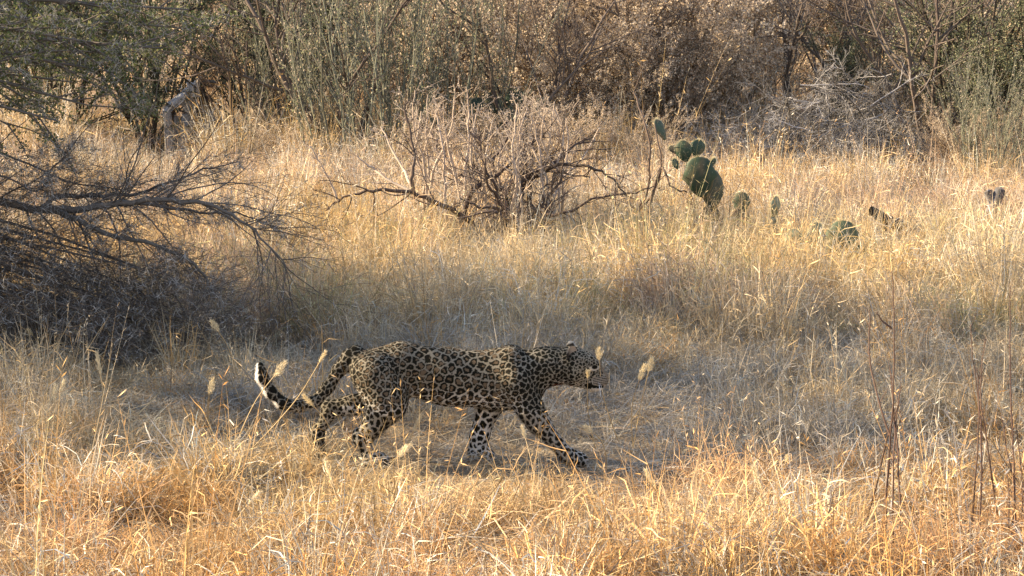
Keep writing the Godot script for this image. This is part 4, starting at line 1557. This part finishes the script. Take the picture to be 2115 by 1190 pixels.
	# dark dry stems at the right
	var weedP := {"seg": 0.04, "wig": 0.12, "lift": 0.2, "kids": [5, 2], "from": 0.25, "angle": 0.5, "ratio": 0.12, "leaf_level": 9, "col": Color(0.10, 0.065, 0.05), "rmin": 0.0011}
	var g := "dark dry weed stems in the right foreground"
	var w := thing("dry_weed", "clump of thin dark stems drawn together, right of centre front", "weed", onto(Vector3(1.712, 0, 1.733)), g)
	for e in [[Vector3(1.68, -0.037, 1.8), Vector3(1.699, 0.42, 1.7), Vector3(1.709, 0.599, 1.7), Vector3(1.728, 0.979, 1.6), Vector3(1.723, 1.273, 1.5)], [Vector3(1.718, -0.048, 1.8), Vector3(1.706, 0.356, 1.8), Vector3(1.722, 0.621, 1.7), Vector3(1.71, 0.845, 1.6)], [Vector3(1.733, -0.018, 1.9), Vector3(1.735, 0.356, 1.8), Vector3(1.727, 0.599, 1.7), Vector3(1.748, 0.777, 1.7)], [Vector3(1.639, 0.094, 1.5), Vector3(1.672, 0.35, 1.6), Vector3(1.705, 0.599, 1.7), Vector3(1.741, 0.711, 1.7)], [Vector3(1.643, -0.041, 1.9), Vector3(1.673, 0.244, 1.8), Vector3(1.703, 0.51, 1.7)], [Vector3(1.714, 1.024, 1.6), Vector3(1.664, 1.068, 1.6), Vector3(1.646, 1.101, 1.6)], [Vector3(1.702, 0.554, 1.7), Vector3(1.642, 0.825, 1.5), Vector3(1.642, 1.076, 1.4)]]:
		var local := []
		for p: Vector3 in e:
			local.append(p - w.position)
		var k := Kit.new()
		limb(k, local, 0.0052, 0.0024, weedP)
		part("stem", k, M.wood, w)
	w = thing("dry_weed", "pair of tall dark dry stems, left of the rightmost ones", "weed", onto(Vector3(2.089, 0, 1.733)), g)
	for e in [[Vector3(2.036, -0.041, 1.9), Vector3(2.073, 0.401, 1.8), Vector3(2.1, 0.644, 1.7), Vector3(2.085, 0.89, 1.6), Vector3(2.089, 1.027, 1.5)], [Vector3(2.079, -0.041, 1.9), Vector3(2.1, 0.445, 1.8), Vector3(2.097, 0.733, 1.7), Vector3(2.084, 0.866, 1.7)], [Vector3(2.198, 0.195, 1.7), Vector3(2.157, 0.442, 1.7), Vector3(2.123, 0.733, 1.6), Vector3(2.157, 0.96, 1.5)]]:
		var local := []
		for p: Vector3 in e:
			local.append(p - w.position)
		var k := Kit.new()
		limb(k, local, 0.005, 0.002, weedP)
		part("stem", k, M.wood, w)
	w = thing("dry_weed", "bunch of dark dry stems at the right edge of the front grass", "weed", onto(Vector3(2.248, 0, 1.81)), g)
	for e in [[Vector3(2.22, -0.041, 1.9), Vector3(2.248, 0.356, 1.8), Vector3(2.247, 0.666, 1.7), Vector3(2.248, 0.979, 1.6), Vector3(2.265, 1.206, 1.5)], [Vector3(2.263, -0.041, 1.9), Vector3(2.252, 0.311, 1.8), Vector3(2.232, 0.487, 1.7), Vector3(2.221, 0.621, 1.6)], [Vector3(2.251, -0.011, 2), Vector3(2.287, 0.311, 1.8), Vector3(2.271, 0.599, 1.7)], [Vector3(2.198, -0.041, 1.9), Vector3(2.209, 0.249, 1.9), Vector3(2.208, 0.445, 1.8)]]:
		var local := []
		for p: Vector3 in e:
			local.append(p - w.position)
		var k := Kit.new()
		limb(k, local, 0.005, 0.002, weedP)
		part("stem", k, M.wood, w)


func _ready() -> void:
	# camera, sky, sun, exposure
	var cam := Camera3D.new()
	cam.name = "camera"
	cam.position = Vector3(0, 3.0, 12.0)
	cam.rotation_degrees = Vector3(-9.755, 0, 0)
	cam.fov = 14.0
	cam.near = 0.1
	cam.far = 1500.0
	add_child(cam)
	cam.current = true
	var env := Environment.new()
	env.background_mode = Environment.BG_SKY
	var sky := Sky.new()
	var sm := ProceduralSkyMaterial.new()
	sm.sky_top_color = Color(0.50, 0.57, 0.69)
	sm.sky_horizon_color = Color(0.82, 0.80, 0.76)
	sm.sky_curve = 0.18
	sm.ground_bottom_color = Color(0.35, 0.30, 0.24)
	sm.ground_horizon_color = Color(0.70, 0.66, 0.58)
	sm.sun_angle_max = 35.0
	sky.sky_material = sm
	env.sky = sky
	env.background_energy_multiplier = 0.78
	env.tonemap_mode = Environment.TONE_MAPPER_LINEAR
	env.tonemap_exposure = 3.5
	env.sdfgi_enabled = true
	env.ssao_enabled = true
	env.ssil_enabled = true
	var we := WorldEnvironment.new()
	we.name = "environment"
	we.environment = env
	add_child(we)
	var sun := DirectionalLight3D.new()
	sun.name = "sun"
	sun.light_energy = 1.6
	sun.light_color = Color(1.0, 0.9, 0.75)
	sun.light_angular_distance = 0.5
	sun.shadow_enabled = true
	add_child(sun)
	var az := deg_to_rad(6.0)
	var el := deg_to_rad(28.0)
	var to_sun := Vector3(-cos(az) * cos(el), sin(el), -sin(az) * cos(el))
	sun.look_at_from_position(to_sun * 50.0, Vector3.ZERO)

	noise.seed = 5
	noise.frequency = 0.35
	patch.seed = 8
	patch.frequency = 0.35
	patch.fractal_octaves = 3
	var t0 := Time.get_ticks_msec()
	make_materials()
	make_ground()
	make_acacia()
	print("acacia ", Time.get_ticks_msec() - t0)
	make_bush_line()
	print("bushes ", Time.get_ticks_msec() - t0)
	make_brush_pile()
	make_dead_shrub()
	make_stump()
	make_cacti()
	make_leopard()
	print("leopard ", Time.get_ticks_msec() - t0)
	make_stalks()
	make_grass()
	print("all ", Time.get_ticks_msec() - t0)
